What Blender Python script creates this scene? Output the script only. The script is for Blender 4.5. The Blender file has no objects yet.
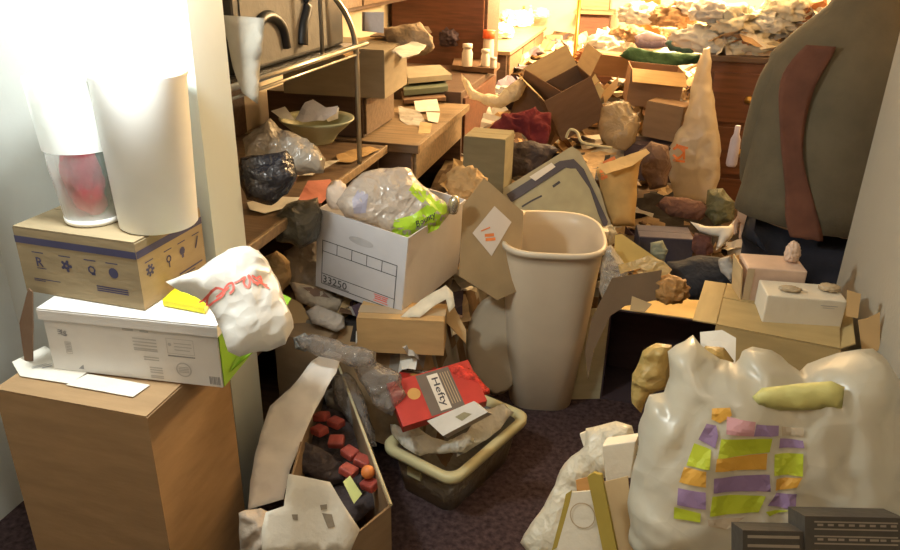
import bpy, bmesh, math, random
from mathutils import Vector, Matrix, noise, Euler
from mathutils.geometry import delaunay_2d_cdt
from mathutils.bvhtree import BVHTree
sc = bpy.context.scene
col = sc.collection
PI = math.pi
# ------------------------------------------------------------------ camera
F = 750.0; HC = 1.55
YAW, PIT, ROL = -0.24614, 0.41894, 0.02091
cf = Vector((math.sin(YAW)*math.cos(PIT), math.cos(YAW)*math.cos(PIT), -math.sin(PIT)))
cr = Vector((math.cos(YAW), -math.sin(YAW), 0)); cu_ = cr.cross(cf)
c_, s_ = math.cos(ROL), math.sin(ROL)
cr, cu_ = c_*cr + s_*cu_, -s_*cr + c_*cu_
CAM = Vector((0, 0, HC))
cam = bpy.data.objects.new('camera', bpy.data.cameras.new('camera')); col.objects.link(cam)
cam.matrix_world = Matrix(((cr.x, cu_.x, -cf.x, 0), (cr.y, cu_.y, -cf.y, 0), (cr.z, cu_.z, -cf.z, HC), (0, 0, 0, 1)))
cam.data.lens = 30.0; cam.data.sensor_width = 36.0; cam.data.clip_start = 0.02
sc.camera = cam
def ray(px, py): return (cf + cr*(px-450)/F - cu_*(py-275)/F).normalized()
def onz(px, py, z):
    d = ray(px, py); return CAM + d*((z-HC)/d.z)
def ony(px, py, y):
    d = ray(px, py); return CAM + d*(y/d.y)
# ------------------------------------------------------------------ materials
MATS = {}
def nodes(name):
    m = bpy.data.materials.new(name); m.use_nodes = True
    nt = m.node_tree; b = nt.nodes['Principled BSDF']; return m, nt, b
def mat(name, c, rough=.7, metal=0., var=.12, scale=14., bump=.15, bscale=60., spec=.4, sub=0, stretch=(1, 1, 1)):
    if name in MATS: return MATS[name]
    m, nt, b = nodes(name); N = nt.nodes; L = nt.links
    tc = N.new('ShaderNodeTexCoord'); mp = N.new('ShaderNodeMapping'); mp.inputs['Scale'].default_value = stretch
    L.new(tc.outputs['Object'], mp.inputs['Vector'])
    n = N.new('ShaderNodeTexNoise'); n.inputs['Scale'].default_value = scale; n.inputs['Detail'].default_value = 5
    L.new(mp.outputs[0], n.inputs['Vector'])
    r = N.new('ShaderNodeValToRGB'); r.color_ramp.elements[0].position = .3; r.color_ramp.elements[1].position = .7
    r.color_ramp.elements[0].color = (*[x*(1-var) for x in c], 1); r.color_ramp.elements[1].color = (*[min(1, x*(1+var)) for x in c], 1)
    L.new(n.outputs['Fac'], r.inputs[0]); L.new(r.outputs[0], b.inputs['Base Color'])
    b.inputs['Roughness'].default_value = rough; b.inputs['Metallic'].default_value = metal
    b.inputs['Specular IOR Level'].default_value = spec
    if bump:
        n2 = N.new('ShaderNodeTexNoise'); n2.inputs['Scale'].default_value = bscale; n2.inputs['Detail'].default_value = 3
        L.new(mp.outputs[0], n2.inputs['Vector'])
        bp = N.new('ShaderNodeBump'); bp.inputs['Strength'].default_value = bump; bp.inputs['Distance'].default_value = .01
        L.new(n2.outputs['Fac'], bp.inputs['Height']); L.new(bp.outputs[0], b.inputs['Normal'])
    MATS[name] = m; return m
def card(name, c): return mat(name, c, .85, var=.1, scale=9, bump=.08, bscale=25, spec=.2, stretch=(1, 1, 4))
def crumple_nodes(nt, b, sc_=26, st=.6, dist=.012):
    N = nt.nodes; L = nt.links; tc = N.new('ShaderNodeTexCoord')
    n = N.new('ShaderNodeTexNoise'); n.inputs['Scale'].default_value = sc_*.35; n.inputs['Detail'].default_value = 4
    L.new(tc.outputs['Object'], n.inputs['Vector'])
    va = N.new('ShaderNodeVectorMath'); va.operation = 'MULTIPLY_ADD'; va.inputs[1].default_value = (.12, .12, .12)
    L.new(n.outputs['Color'], va.inputs[0]); L.new(tc.outputs['Object'], va.inputs[2])
    v = N.new('ShaderNodeTexVoronoi'); v.inputs['Scale'].default_value = sc_; L.new(va.outputs[0], v.inputs['Vector'])
    v2 = N.new('ShaderNodeTexVoronoi'); v2.inputs['Scale'].default_value = sc_*2.3; L.new(va.outputs[0], v2.inputs['Vector'])
    ad = N.new('ShaderNodeMath'); ad.operation = 'MULTIPLY_ADD'; ad.inputs[1].default_value = .45
    L.new(v2.outputs['Distance'], ad.inputs[0]); L.new(v.outputs['Distance'], ad.inputs[2])
    bp = N.new('ShaderNodeBump'); bp.inputs['Strength'].default_value = st; bp.inputs['Distance'].default_value = dist
    L.new(ad.outputs[0], bp.inputs['Height']); L.new(bp.outputs[0], b.inputs['Normal']); return bp
def film(name, c, alpha=.12, rough=.35, trans=.45, spec=.5, csc=26, st=.6, bd=.014):
    if name in MATS: return MATS[name]
    m, nt, b = nodes(name); N = nt.nodes; L = nt.links
    out = [x for x in N if x.type == 'OUTPUT_MATERIAL'][0]; bp = crumple_nodes(nt, b, csc, st, bd)
    b.inputs['Base Color'].default_value = (*c, 1); b.inputs['Roughness'].default_value = rough; b.inputs['Specular IOR Level'].default_value = spec
    tl = N.new('ShaderNodeBsdfTranslucent'); tl.inputs['Color'].default_value = (*c, 1); L.new(bp.outputs[0], tl.inputs['Normal'])
    mx = N.new('ShaderNodeMixShader'); mx.inputs[0].default_value = trans
    L.new(b.outputs[0], mx.inputs[1]); L.new(tl.outputs[0], mx.inputs[2])
    tp = N.new('ShaderNodeBsdfTransparent'); m2 = N.new('ShaderNodeMixShader'); m2.inputs[0].default_value = alpha
    if alpha > .3:   # clear film: creases catch more light than the flats
        lw = N.new('ShaderNodeLayerWeight'); lw.inputs['Blend'].default_value = .35; L.new(bp.outputs[0], lw.inputs['Normal'])
        mr = N.new('ShaderNodeMapRange'); mr.inputs['To Min'].default_value = alpha; mr.inputs['To Max'].default_value = alpha*.35
        L.new(lw.outputs['Facing'], mr.inputs['Value']); L.new(mr.outputs[0], m2.inputs[0])
    L.new(mx.outputs[0], m2.inputs[1]); L.new(tp.outputs[0], m2.inputs[2]); L.new(m2.outputs[0], out.inputs[0])
    MATS[name] = m; return m
def crum(name, c, rough=.8, sc_=22, st=.7):
    if name in MATS: return MATS[name]
    m = mat(name, c, rough, var=.12, bump=0); crumple_nodes(m.node_tree, m.node_tree.nodes['Principled BSDF'], sc_, st); return m
def wood(name, c, rough=.5, stretch=(1, 10, 10)):
    return mat(name, c, rough, var=.3, scale=5, bump=.1, bscale=20, stretch=stretch)
CARD = card('cardboard', (.36, .23, .12)); KRAFT = card('kraft', (.45, .29, .13)); DCARD = card('dark_cardboard', (.17, .10, .06))
BLKCARD = card('black_cardboard', (.07, .048, .055)); TAN = card('tan_cardboard', (.50, .36, .19)); PALE = card('pale_board', (.47, .42, .27))
WHITE = mat('white_board', (.72, .70, .68), .6, var=.04, bump=.05)
WPAPER = mat('white_paper', (.72, .68, .60), .8, var=.06, bump=.1)
GPAPER = mat('grey_paper', (.42, .40, .37), .8, var=.1)
KPAPER = None
TAPE = mat('tape', (.42, .32, .2), .25, var=.05, bump=0)
DINK = mat('dark_grey_ink', (.09, .09, .095), .7, bump=0)
INK = mat('ink', (.045, .04, .05), .7, var=.05, bump=0); GINK = mat('grey_ink', (.30, .30, .31), .7, var=.05, bump=0)
LINK = mat('light_ink', (.50, .49, .48), .7, var=.05, bump=0)
NAVY = mat('navy_ink', (.05, .045, .10), .7, var=.1, bump=0); RINK = mat('red_ink', (.70, .13, .10), .6, var=.15, bump=0)
ORINK = mat('orange_ink', (.75, .22, .06), .6, var=.2, bump=0)
FILM = film('white_film', (.66, .64, .60), .05, .32, .3, .4, 12, .6, .016); THIN = film('thin_film', (.92, .90, .80), .08, .3, .4)
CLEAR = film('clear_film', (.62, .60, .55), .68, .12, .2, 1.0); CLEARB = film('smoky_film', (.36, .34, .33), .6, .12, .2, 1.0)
BIGFILM = film('bag_film', (.62, .59, .49), .16, .30, .35, .6, 6, .6, .022)
CREAM = mat('cream_plastic', (.60, .52, .40), .38, var=.03, bump=.02, spec=.5)
CREAM2 = mat('yellow_cream_plastic', (.58, .53, .30), .4, var=.04, bump=.02)
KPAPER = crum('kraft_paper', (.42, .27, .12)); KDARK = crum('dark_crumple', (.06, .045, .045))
# ------------------------------------------------------------------ mesh helpers
def link(name, bm, m, parent=None, M=None, smooth=False):
    me = bpy.data.meshes.new(name); bmesh.ops.recalc_face_normals(bm, faces=bm.faces[:]); bm.to_mesh(me); bm.free()
    for mm in (m if isinstance(m, (list, tuple)) else [m]): me.materials.append(mm)
    if smooth:
        for p in me.polygons: p.use_smooth = True
    o = bpy.data.objects.new(name, me); col.objects.link(o)
    if parent: o.parent = parent
    if M is not None: o.matrix_local = M if isinstance(M, Matrix) else Matrix.Translation(M)
    return o
def tag(o, label=None, cat=None, group=None, kind=None):
    if label: o['label'] = label
    if cat: o['category'] = cat
    if group: o['group'] = group
    if kind: o['kind'] = kind
    return o
def empty(name, M, label, cat, group=None):
    o = bpy.data.objects.new(name, None); col.objects.link(o); o.empty_display_size = .05
    o.matrix_world = M if isinstance(M, Matrix) else Matrix.Translation(M)
    return tag(o, label, cat, group)
def bb(bm, a, b, mi=0, M=None):
    x0, y0, z0 = a; x1, y1, z1 = b
    v = [bm.verts.new(p if M is None else M @ Vector(p)) for p in ((x0,y0,z0),(x1,y0,z0),(x1,y1,z0),(x0,y1,z0),(x0,y0,z1),(x1,y0,z1),(x1,y1,z1),(x0,y1,z1))]
    for f in ((0,3,2,1),(4,5,6,7),(0,1,5,4),(1,2,6,5),(2,3,7,6),(3,0,4,7)): bm.faces.new([v[i] for i in f]).material_index = mi
    return bm
def bx(a, b): return bb(bmesh.new(), a, b)
def bevel(o, w=.003, n=2):
    md = o.modifiers.new('b', 'BEVEL'); md.width = w; md.segments = n; md.limit_method = 'ANGLE'; return o
def lathe(prof, n=28, sx=1, sy=1, power=2.0, bm=None, M=None):
    bm = bm or bmesh.new(); rings = []
    for r, z in prof:
        ring = []
        for i in range(n):
            a = 2*PI*i/n; c, s = math.cos(a), math.sin(a)
            k = (abs(c)**power + abs(s)**power)**(-1/power)
            p = Vector((r*c*k*sx, r*s*k*sy, z)); ring.append(bm.verts.new(M @ p if M else p))
        rings.append(ring)
    for a, b in zip(rings, rings[1:]):
        for i in range(n): bm.faces.new((a[i], a[(i+1) % n], b[(i+1) % n], b[i]))
    for ring, z in ((rings[0], 0), (rings[-1], 1)):
        if (prof[0] if z == 0 else prof[-1])[0] < .9e9 and (prof[0] if z == 0 else prof[-1])[0] > 1e-4 and lathe.cap: bm.faces.new(ring)
    return bm
lathe.cap = True
def tube(pts, r, n=8, bm=None, close=False):
    bm = bm or bmesh.new(); pts = [Vector(p) for p in pts]; rings = []; up = Vector((0, 0, 1))
    for i, p in enumerate(pts):
        t = (pts[min(i+1, len(pts)-1)] - pts[max(i-1, 0)]).normalized()
        a = t.cross(up)
        if a.length < .05: a = t.cross(Vector((1, 0, 0)))
        a.normalize(); b = t.cross(a)
        rr = r[i] if isinstance(r, (list, tuple)) else r
        rings.append([bm.verts.new(p + (a*math.cos(2*PI*k/n) + b*math.sin(2*PI*k/n))*rr) for k in range(n)])
    for a, b in zip(rings, rings[1:]):
        for k in range(n): bm.faces.new((a[k], a[(k+1) % n], b[(k+1) % n], b[k]))
    bm.faces.new(rings[0]); bm.faces.new(rings[-1]); return bm
def smoothpts(pts, k=6):
    P = [Vector(p) for p in pts]; out = []
    for i in range(len(P)-1):
        a, b, c, d = P[max(i-1, 0)], P[i], P[i+1], P[min(i+2, len(P)-1)]
        for j in range(k):
            t = j/k; out.append(.5*((2*b)+(c-a)*t+(2*a-5*b+4*c-d)*t*t+(3*b-a-3*c+d)*t**3))
    return out + [P[-1]]
# ------------------------------------------------------------------ placing planes: a plane standing at a real distance
class Fr:
    """plane through a point seen at (px,py) at slant distance dist; tilt 0 = upright, 90 = lying flat; turn rotates it about the vertical"""
    def __init__(s, px, py, dist=None, tilt=0., turn=0., z=None):
        P = CAM + ray(px, py)*dist if dist else onz(px, py, z)
        h = Vector((CAM.x-P.x, CAM.y-P.y, 0)).normalized(); h = Matrix.Rotation(math.radians(turn), 3, 'Z') @ h
        t = math.radians(tilt); n = h*math.cos(t) + Vector((0, 0, 1))*math.sin(t)
        x = Vector((0, 0, 1)).cross(h).normalized(); y = n.cross(x).normalized()
        s.P, s.n, s.x, s.y = P, n, x, y
        s.M = Matrix(((x.x, y.x, n.x, P.x), (x.y, y.y, n.y, P.y), (x.z, y.z, n.z, P.z), (0, 0, 0, 1)))
    def uv(s, p, h=0.):
        d = ray(*p); k = (s.P+s.n*h-CAM).dot(s.n)/d.dot(s.n); q = CAM + d*k - s.P
        return Vector((q.dot(s.x), q.dot(s.y)))
def segd(p, a, b):
    ab = b-a; t = max(0, min(1, (p-a).dot(ab)/max(ab.length_squared, 1e-12))); return (p-a-ab*t).length
def inside(p, poly):
    c = False; n = len(poly)
    for i in range(n):
        a, b = poly[i], poly[i-1]
        if (a.y > p.y) != (b.y > p.y) and p.x < (b.x-a.x)*(p.y-a.y)/(b.y-a.y)+a.x: c = not c
    return c
def resample(poly, s, jit=0, rnd=random):
    out = []
    for i in range(len(poly)):
        a, b = poly[i], poly[(i+1) % len(poly)]; k = max(1, int((b-a).length/s))
        for j in range(k): out.append(a.lerp(b, j/k) + Vector((rnd.uniform(-jit, jit), rnd.uniform(-jit, jit))))
    return out
def tri(poly, s, holes=()):
    """triangulated sheet of a 2-D outline with interior points of spacing s -> verts, faces, boundary distance"""
    loops = [resample(poly, s)] + [resample(h, s) for h in holes]
    V = []; E = []
    for lp in loops:
        k = len(V); V += lp; E += [(k+i, k+(i+1) % len(lp)) for i in range(len(lp))]
    xs = [p.x for p in poly]; ys = [p.y for p in poly]; y = min(ys)+s*.5; r = 0
    rnd = random.Random(7)
    while y < max(ys):
        x = min(xs)+(s*.5 if r % 2 else 0)
        while x < max(xs):
            p = Vector((x+rnd.uniform(-.2, .2)*s, y+rnd.uniform(-.2, .2)*s))
            if inside(p, poly) and not any(inside(p, h) for h in holes) and min(segd(p, V[a], V[b]) for a, b in E) > s*.4: V.append(p)
            x += s
        y += s*.87; r += 1
    res = delaunay_2d_cdt(V, E, [], 1, 1e-7)
    vs, fs = res[0], res[2]
    fs = [f for f in fs if len(f) > 2 and (lambda c: inside(c, poly) and not any(inside(c, h) for h in holes))(sum((vs[i] for i in f), Vector((0, 0)))/len(f))]
    B = [(V[a], V[b]) for a, b in E]
    d = [min(segd(p, a, b) for a, b in B) for p in vs]
    return vs, fs, d
def nvec(q): return Vector((noise.noise(q+Vector((31.4, 1.7, 5.2))), noise.noise(q+Vector((7.7, 42.1, 9.3))), noise.noise(q+Vector((3.1, 8.8, 27.6)))))
def wr(p, seed, amp, fr):
    """creased film / cloth: ridged noise in three octaves"""
    q = Vector((p[0], p[1], (p[2] if len(p) > 2 else 0))) * fr + Vector((seed*3.7, seed*1.3, seed*2.1))
    q += nvec(q*.6)*.9
    a = 1-abs(noise.noise(q))*2.4; b = 1-abs(noise.noise(q*1.9+Vector((5, 5, 5))))*2.4; c = 1-abs(noise.noise(q*3.9+Vector((9, 1, 5))))*2.4
    return amp*(a*.6+b*.45+c*.25-.45)
def pillow(name, fr, outline, thick, m, label=None, cat=None, group=None, s=.012, amp=.008, freq=17, seed=1, holes=(), parent=None, px=True, back=True, bend=None, rk=.9):
    P = [fr.uv(p) for p in outline] if px else [Vector(p) for p in outline]
    size = max(max(p.x for p in P)-min(p.x for p in P), max(p.y for p in P)-min(p.y for p in P)); s = min(s, size/15); freq = max(freq, 2.6/size) if amp else freq
    Hs = [[fr.uv(p) for p in h] for h in holes] if px else holes
    vs, fs, d = tri(P, s, Hs); bm = bmesh.new(); r = max(thick*rk, 1e-4)
    f, b = [], []
    for p, dd in zip(vs, d):
        t = min(dd/r, 1); pr = math.sqrt(max(0, 1-(1-t)**2)); ed = min(1, dd/(s*1.2))
        w = wr(p, seed, amp, freq)*(.35+.65*ed); bz = bend(p) if bend else 0
        jig = nvec(Vector((p.x*20, p.y*20, seed)))*amp*.7
        f.append(bm.verts.new((p.x+jig.x, p.y+jig.y, thick/2*pr + w + bz)))
        if dd < 1e-6: b.append(f[-1])
        else: b.append(bm.verts.new((p.x+jig.x, p.y+jig.y, -thick/2*pr + wr(p, seed+9, amp*.6, freq)*ed + bz if back != 'flat' else min(f[-1].co.z-.002, bz))))
    for q in fs:
        try: bm.faces.new([f[i] for i in q])
        except ValueError: pass
        if len({b[i] for i in q} | {f[i] for i in q}) > 3:
            try: bm.faces.new([b[i] for i in reversed(q)])
            except ValueError: pass
    o = link(name, bm, m, parent, None if parent else fr.M, True)
    return tag(o, label, cat, group)
def sheet(name, fr, outline, m, label=None, cat=None, group=None, th=.0012, s=.02, amp=.004, freq=10, seed=1, parent=None, px=True, bend=None, smooth=False, M=None):
    P = [fr.uv(p) for p in outline] if px else [Vector(p) for p in outline]
    vs, fs, d = tri(P, s); bm = bmesh.new()
    f = [bm.verts.new((p.x, p.y, wr(p, seed, amp, freq)+(bend(p) if bend else 0)+th/2)) for p in vs]
    b = [bm.verts.new(v.co-Vector((0, 0, th))) for v in f]
    cnt = {}
    for q in fs:
        bm.faces.new([f[i] for i in q]); bm.faces.new([b[i] for i in reversed(q)])
        for i in range(len(q)):
            e = (q[i], q[(i+1) % len(q)]); cnt[tuple(sorted(e))] = cnt.get(tuple(sorted(e)), 0)+1
    for (i, j), c in cnt.items():
        if c == 1:
            try: bm.faces.new((f[i], f[j], b[j], b[i]))
            except ValueError: pass
    o = link(name, bm, m, parent, (M if M is not None else (None if parent else fr.M)), smooth)
    return tag(o, label, cat, group)
def decal(o, polys, m, name='print', s=.015, off=.0015, label=None):
    """thin printed shapes laid on a creased surface (local x,y -> surface along local z)"""
    me = o.data; bv = BVHTree.FromPolygons([v.co for v in me.vertices], [p.vertices for p in me.polygons]); bm = bmesh.new()
    for vs, fs in polys:
        vv = []
        for p in vs:
            h = bv.ray_cast(Vector((p[0], p[1], 1)), Vector((0, 0, -1)))
            vv.append(bm.verts.new((p[0], p[1], (h[0].z if h[0] else 0)+off)))
        for q in fs:
            try: bm.faces.new([vv[i] for i in q])
            except ValueError: pass
    d = link(name, bm, m, o)
    if label: d['label'] = label
    return d
def ppoly(fr, pts, s=.012, h=0.):
    vs, fs, _ = tri([fr.uv(p, h) for p in pts], s); return (vs, fs)
def stroke(fr, pts, w, h=0.):
    """a ribbon of width w along a polyline seen at the given points"""
    P = [p.xy for p in smoothpts([(*fr.uv(p, h), 0) for p in pts], 5)]; vs = []; fs = []
    for i, p in enumerate(P):
        t = (P[min(i+1, len(P)-1)]-P[max(i-1, 0)]); t = t.normalized() if t.length else Vector((1, 0)); n = Vector((-t.y, t.x))*w/2; vs += [p+n, p-n]
    for i in range(len(P)-1): fs.append((2*i, 2*i+1, 2*i+3, 2*i+2))
    return (vs, fs)
_tc = {}
def textmesh(t, bold=True):
    if t in _tc: return _tc[t]
    c = bpy.data.curves.new('t', 'FONT'); c.body = t; c.size = 1; c.resolution_u = 2
    if bold: c.offset = .012
    o = bpy.data.objects.new('t', c); me = o.to_mesh()
    V = [v.co.xy.copy() for v in me.vertices]; Fs = [tuple(p.vertices) for p in me.polygons]
    o.to_mesh_clear(); bpy.data.objects.remove(o); bpy.data.curves.remove(c)
    x0 = min(v.x for v in V); x1 = max(v.x for v in V); y0 = min(v.y for v in V); y1 = max(v.y for v in V)
    V = [Vector(((v.x-x0)/(x1-x0)-.5, (v.y-y0)/(y1-y0)-.5)) for v in V]
    _tc[t] = (V, Fs); return _tc[t]
def textpoly(t, c, w, h, ang=0, shear=0):
    V, Fs = textmesh(t); ca, sa = math.cos(ang), math.sin(ang); out = []
    for v in V:
        x = v.x*w+v.y*h*shear; y = v.y*h; out.append(Vector((c[0]+x*ca-y*sa, c[1]+x*sa+y*ca)))
    return (out, Fs)
def flatprint(parent, M, polys, m, name='print', label=None):
    """printed marks on a flat face; M maps (u, v, outward) to the parent's space"""
    bm = bmesh.new()
    for vs, fs in polys:
        vv = [bm.verts.new(M @ Vector((p[0], p[1], .0009))) for p in vs]
        for q in fs:
            try: bm.faces.new([vv[i] for i in q])
            except ValueError: pass
    o = link(name, bm, m, parent)
    if label: o['label'] = label
    return o
def rect(x0, y0, x1, y1): return ([Vector((x0, y0)), Vector((x1, y0)), Vector((x1, y1)), Vector((x0, y1))], [(0, 1, 2, 3)])
def frame_r(x0, y0, x1, y1, t): return [rect(x0, y0, x1, y0+t), rect(x0, y1-t, x1, y1), rect(x0, y0+t, x0+t, y1-t), rect(x1-t, y0+t, x1, y1-t)]
def disc(cx, cy, r, n=14): return ([Vector((cx+r*math.cos(2*PI*i/n), cy+r*math.sin(2*PI*i/n))) for i in range(n)], [tuple(range(n))])
def ringp(cx, cy, r0, r1, n=18):
    v = [Vector((cx+r*math.cos(2*PI*i/n), cy+r*math.sin(2*PI*i/n))) for r in (r0, r1) for i in range(n)]
    return (v, [(i, (i+1) % n, n+(i+1) % n, n+i) for i in range(n)])
def faceM(W, D, face):
    """u right, v up on a carton's front (-y) or right (+x) or top face"""
    if face == 'F': return Matrix(((1,0,0,0),(0,0,-1,-D/2),(0,1,0,0),(0,0,0,1)))
    if face == 'R': return Matrix(((0,0,1,W/2),(1,0,0,0),(0,1,0,0),(0,0,0,1)))
def TM(loc, yaw=0, tx=0, ty=0):
    M = (Matrix.Rotation(yaw, 4, 'Z') @ Matrix.Rotation(ty, 4, 'Y') @ Matrix.Rotation(tx, 4, 'X')); M.translation = Vector(loc); return M
def carton(name, label, cat, M, dims, m, flaps=None, closed=False, group=None, t=.004, fl=None, tape=True, inner=None, flapmat=None):
    W, D, H = dims; r = empty(name, M, label, cat, group); bm = bmesh.new()
    w, d = W/2, D/2
    bb(bm, (-w, -d, 0), (w, d, t)); bb(bm, (-w, -d, t), (-w+t, d, H)); bb(bm, (w-t, -d, t), (w, d, H))
    bb(bm, (-w+t, -d, t), (w-t, -d+t, H)); bb(bm, (-w+t, d-t, t), (w-t, d, H))
    link('body', bm, m, r); fm = flapmat or m
    if closed: flaps = {'F': -90, 'B': -90}
    for k, a in (flaps or {}).items():
        L = fl or (D/2 if k in 'FB' else min(D, W)/2)
        if isinstance(a, tuple): a, L = a
        if closed: L = D/2-.0015
        span = (W if k in 'FB' else D)/2 - .002
        rz = {'F': 0, 'R': PI/2, 'B': PI, 'L': -PI/2}[k]; off = (d if k in 'FB' else w)
        MM = Matrix.Rotation(rz, 4, 'Z') @ Matrix.Translation((0, -off, H+.001)) @ Matrix.Rotation(math.radians(a), 4, 'X')
        b = bmesh.new(); z0 = 0.0
        bb(b, (-span, 0, z0), (span, .003, z0+L)) if a >= -45 else bb(b, (-span, -.003, z0), (span, 0, z0+L))
        link('flap', b, fm, r, MM)
    if closed and tape:
        b = bmesh.new(); bb(b, (-w-.001, -.025, H+.0045), (w+.001, .025, H+.0052)); bb(b, (w+.0003, -.025, H-.06), (w+.001, .025, H+.0045)); link('tape', b, TAPE, r)
    return r
exec_parts = []
# ================================================================== SETTING
WALLW = mat('wall_white', (.62, .64, .62), .7, var=.04, scale=3, bump=.05, bscale=80)
WALLB = mat('wall_beige', (.36, .32, .25), .85, var=.05, scale=3, bump=.08, bscale=90)
WALLR = mat('wall_room', (.60, .50, .36), .8, var=.05, scale=2, bump=.05)
CARPET = mat('carpet', (.080, .052, .054), .95, var=.5, scale=60, bump=.8, bscale=300, spec=.1)
CEIL = mat('ceiling_paint', (.7, .68, .62), .9, var=.03)
TRIM = mat('trim_paint', (.48, .53, .52), .45, var=.02, bump=.02)
def struct(name, bm, m):
    o = link(name, bm, m); o['kind'] = 'structure'; return o
struct('floor', bx((-1.75, -1.2, -.1), (1.75, 8.2, 0)), CARPET)
struct('ceiling', bx((-1.75, -1.2, 2.45), (1.75, 8.2, 2.55)), CEIL)
struct('wall_hall_left', bx((-1.75, -1.2, 0), (-1.65, 1.53, 2.45)), WALLW)
struct('wall_hall_front', bx((-1.75, 1.53, 0), (-1.055, 1.63, 2.45)), WALLW)
struct('trim_1', bx((-1.055, 1.50, 0), (-.968, 1.645, 2.45)), TRIM)       # door casing
struct('trim_2', bx((-1.085, 1.506, 0), (-1.0555, 1.5295, 2.45)), TRIM)
struct('wall_hall_right', bx((.535, -1.2, 0), (.655, 1.95, 2.45)), WALLB)
struct('wall_left', bx((-1.75, 1.63, 0), (-1.65, 8.2, 2.45)), WALLR)
struct('wall_right', bx((1.65, 1.95, 0), (1.75, 8.2, 2.45)), WALLR)
struct('wall_right_return', bx((.655, 1.85, 0), (1.75, 1.95, 2.45)), WALLB)
struct('wall_back', bx((-1.65, 8.1, 0), (1.65, 8.2, 2.45)), WALLR)
struct('wall_hall_back', bx((-1.65, -1.2, 0), (.535, -1.1, 2.45)), WALLB)
# ================================================================== LIGHT
def light(name, kind, loc, power, color, size=.1, rot=None, spread=None):
    l = bpy.data.lights.new(name, kind); l.energy = power; l.color = color
    if kind == 'AREA': l.shape = 'DISK'; l.size = size
    else: l.shadow_soft_size = size
    o = bpy.data.objects.new(name, l); col.objects.link(o); o.location = loc
    if rot: o.rotation_euler = rot
    return o
light('hall_lamp', 'POINT', CAM + ray(95, -42)*1.50, 36, (.93, 1., .97), .06)
light('hall_fill', 'AREA', (-.1, .2, 2.4), 11, (1, .80, .60), .7, (math.radians(12), 0, 0))  # warm fill added overhead to lift the dim foreground, no lamp seen there
light('room_ceiling_lamp', 'POINT', (.05, 4.1, 2.1), 12, (1, .66, .34), .15)
light('floor_lamp_bulb', 'POINT', (-.52, 6.0, 1.62), 560, (1, .70, .36), .12)
light('far_lamp_bulb', 'POINT', (.6, 4.95, 1.8), 400, (1, .70, .36), .12)
w = bpy.data.worlds.new('w'); sc.world = w; w.use_nodes = True
w.node_tree.nodes['Background'].inputs[0].default_value = (1, .8, .55, 1); w.node_tree.nodes['Background'].inputs[1].default_value = .15
sc.view_settings.view_transform = 'Standard'; sc.view_settings.look = 'None'; sc.view_settings.exposure = 0; sc.view_settings.gamma = 1
# ================================================================== LEFT STACK
# tall carton
r = carton('tall_carton', 'tall plain brown carton on the floor at lower left carrying a stack', 'box',
           Matrix.Translation((-1.09, 1.24, 0)), (.375, .31, .65), CARD, closed=True, tape=False)
LID = card('cardboard_light', (.46, .36, .23))
for k, (pts, lb) in enumerate((
    ([(12, 362), (45, 346), (60, 356), (88, 372), (70, 384), (20, 376)], 'white printed leaflet at left edge of the tall brown carton top'),
    ([(66, 385), (88, 374), (150, 385), (133, 397)], 'plain white sheet lying near front corner of the tall brown carton'))):
    fr = Fr(pts[0][0]+30, pts[0][1]+5, z=.6575, tilt=90)
    o = sheet('paper_sheet', fr, pts, WPAPER, lb, 'paper', s=.03, amp=.0006)
    if k == 0: flatprint(o, Matrix.Translation((0, 0, .0022)), [rect(-.02, -.002, .02, 0), rect(-.02, .004, .01, .006), rect(.0, -.012, .02, -.008)], GINK, 'print')
# white carton with lid rim
M = TM((-1.018, 1.335, .6585), .088)
W, D, H = .40, .27, .150
r = carton('white_carton', 'long white printed carton with green end lying on tall brown carton', 'box', M, (W, D, H), WHITE, t=.003)
b = bmesh.new(); hw, hd = W/2+.006, D/2+.006
bb(b, (-hw, -hd, H), (hw, hd, H+.004)); bb(b, (-hw, -hd-.001, H-.022), (hw, -hd+.003, H)); bb(b, (-hw, -hd+.003, H-.022), (-hw+.004, hd, H)); bb(b, (hw-.004, -hd+.003, H-.022), (hw, hd, H))
link('lid', b, WHITE, r)
GREEN = mat('bright_green', (.22, .42, .03), .5, var=.05, bump=0)
b = bmesh.new(); bb(b, (W/2+.0005, -D/2+.004, .001), (W/2+.0025, D/2-.01, H-.026)); link('side_panel', b, GREEN, r)['label'] = 'bright green end panel'
b = bmesh.new()
vv = [b.verts.new(p) for p in ((W/2+.004, -D/2+.03, .02), (W/2+.055, -D/2+.12, .055), (W/2+.06, D/2+.0, .09), (W/2+.004, D/2, .115))]
b.faces.new(vv); e = bmesh.ops.extrude_face_region(b, geom=b.faces[:]); bmesh.ops.translate(b, verts=[v for v in e['geom'] if isinstance(v, bmesh.types.BMVert)], vec=(0, 0, .003)); link('flap', b, GREEN, r)['label'] = 'bright green flap'
FM = faceM(W, D, 'F')
FM2 = Matrix.Translation((-W/2, 0, 0)) @ FM
pr = []
for y in (.102, .094, .086, .078, .074): pr.append(rect(.205, y-.002, .205+.055, y+.001))
for y in (.058, .052): pr.append(rect(.225, y-.002, .26, y+.001))
for y in (.033, .027, .021, .012, .008): pr.append(rect(.235, y-.002, .265, y+.001))
pr += [rect(.185, .118, .21, .124), rect(.225, .118, .245, .122)]
pr += frame_r(.283, .073, .345, .11, .001) + [rect(.30, .098, .34, .100), rect(.30, .090, .34, .092), rect(.30, .082, .335, .084), disc(.29, .095, .004)]
pr += [ringp(.315, .035, .015, .018)] + [rect(.303, .028+i*.004, .327, .030+i*.004) for i in range(4)]
pr += frame_r(.04, .045, .055, .075, .001) + [rect(.042, .05+i*.004, .053, .052+i*.004) for i in range(6)]
flatprint(r, FM2, pr, LINK, 'print', 'pale grey printing')
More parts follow.
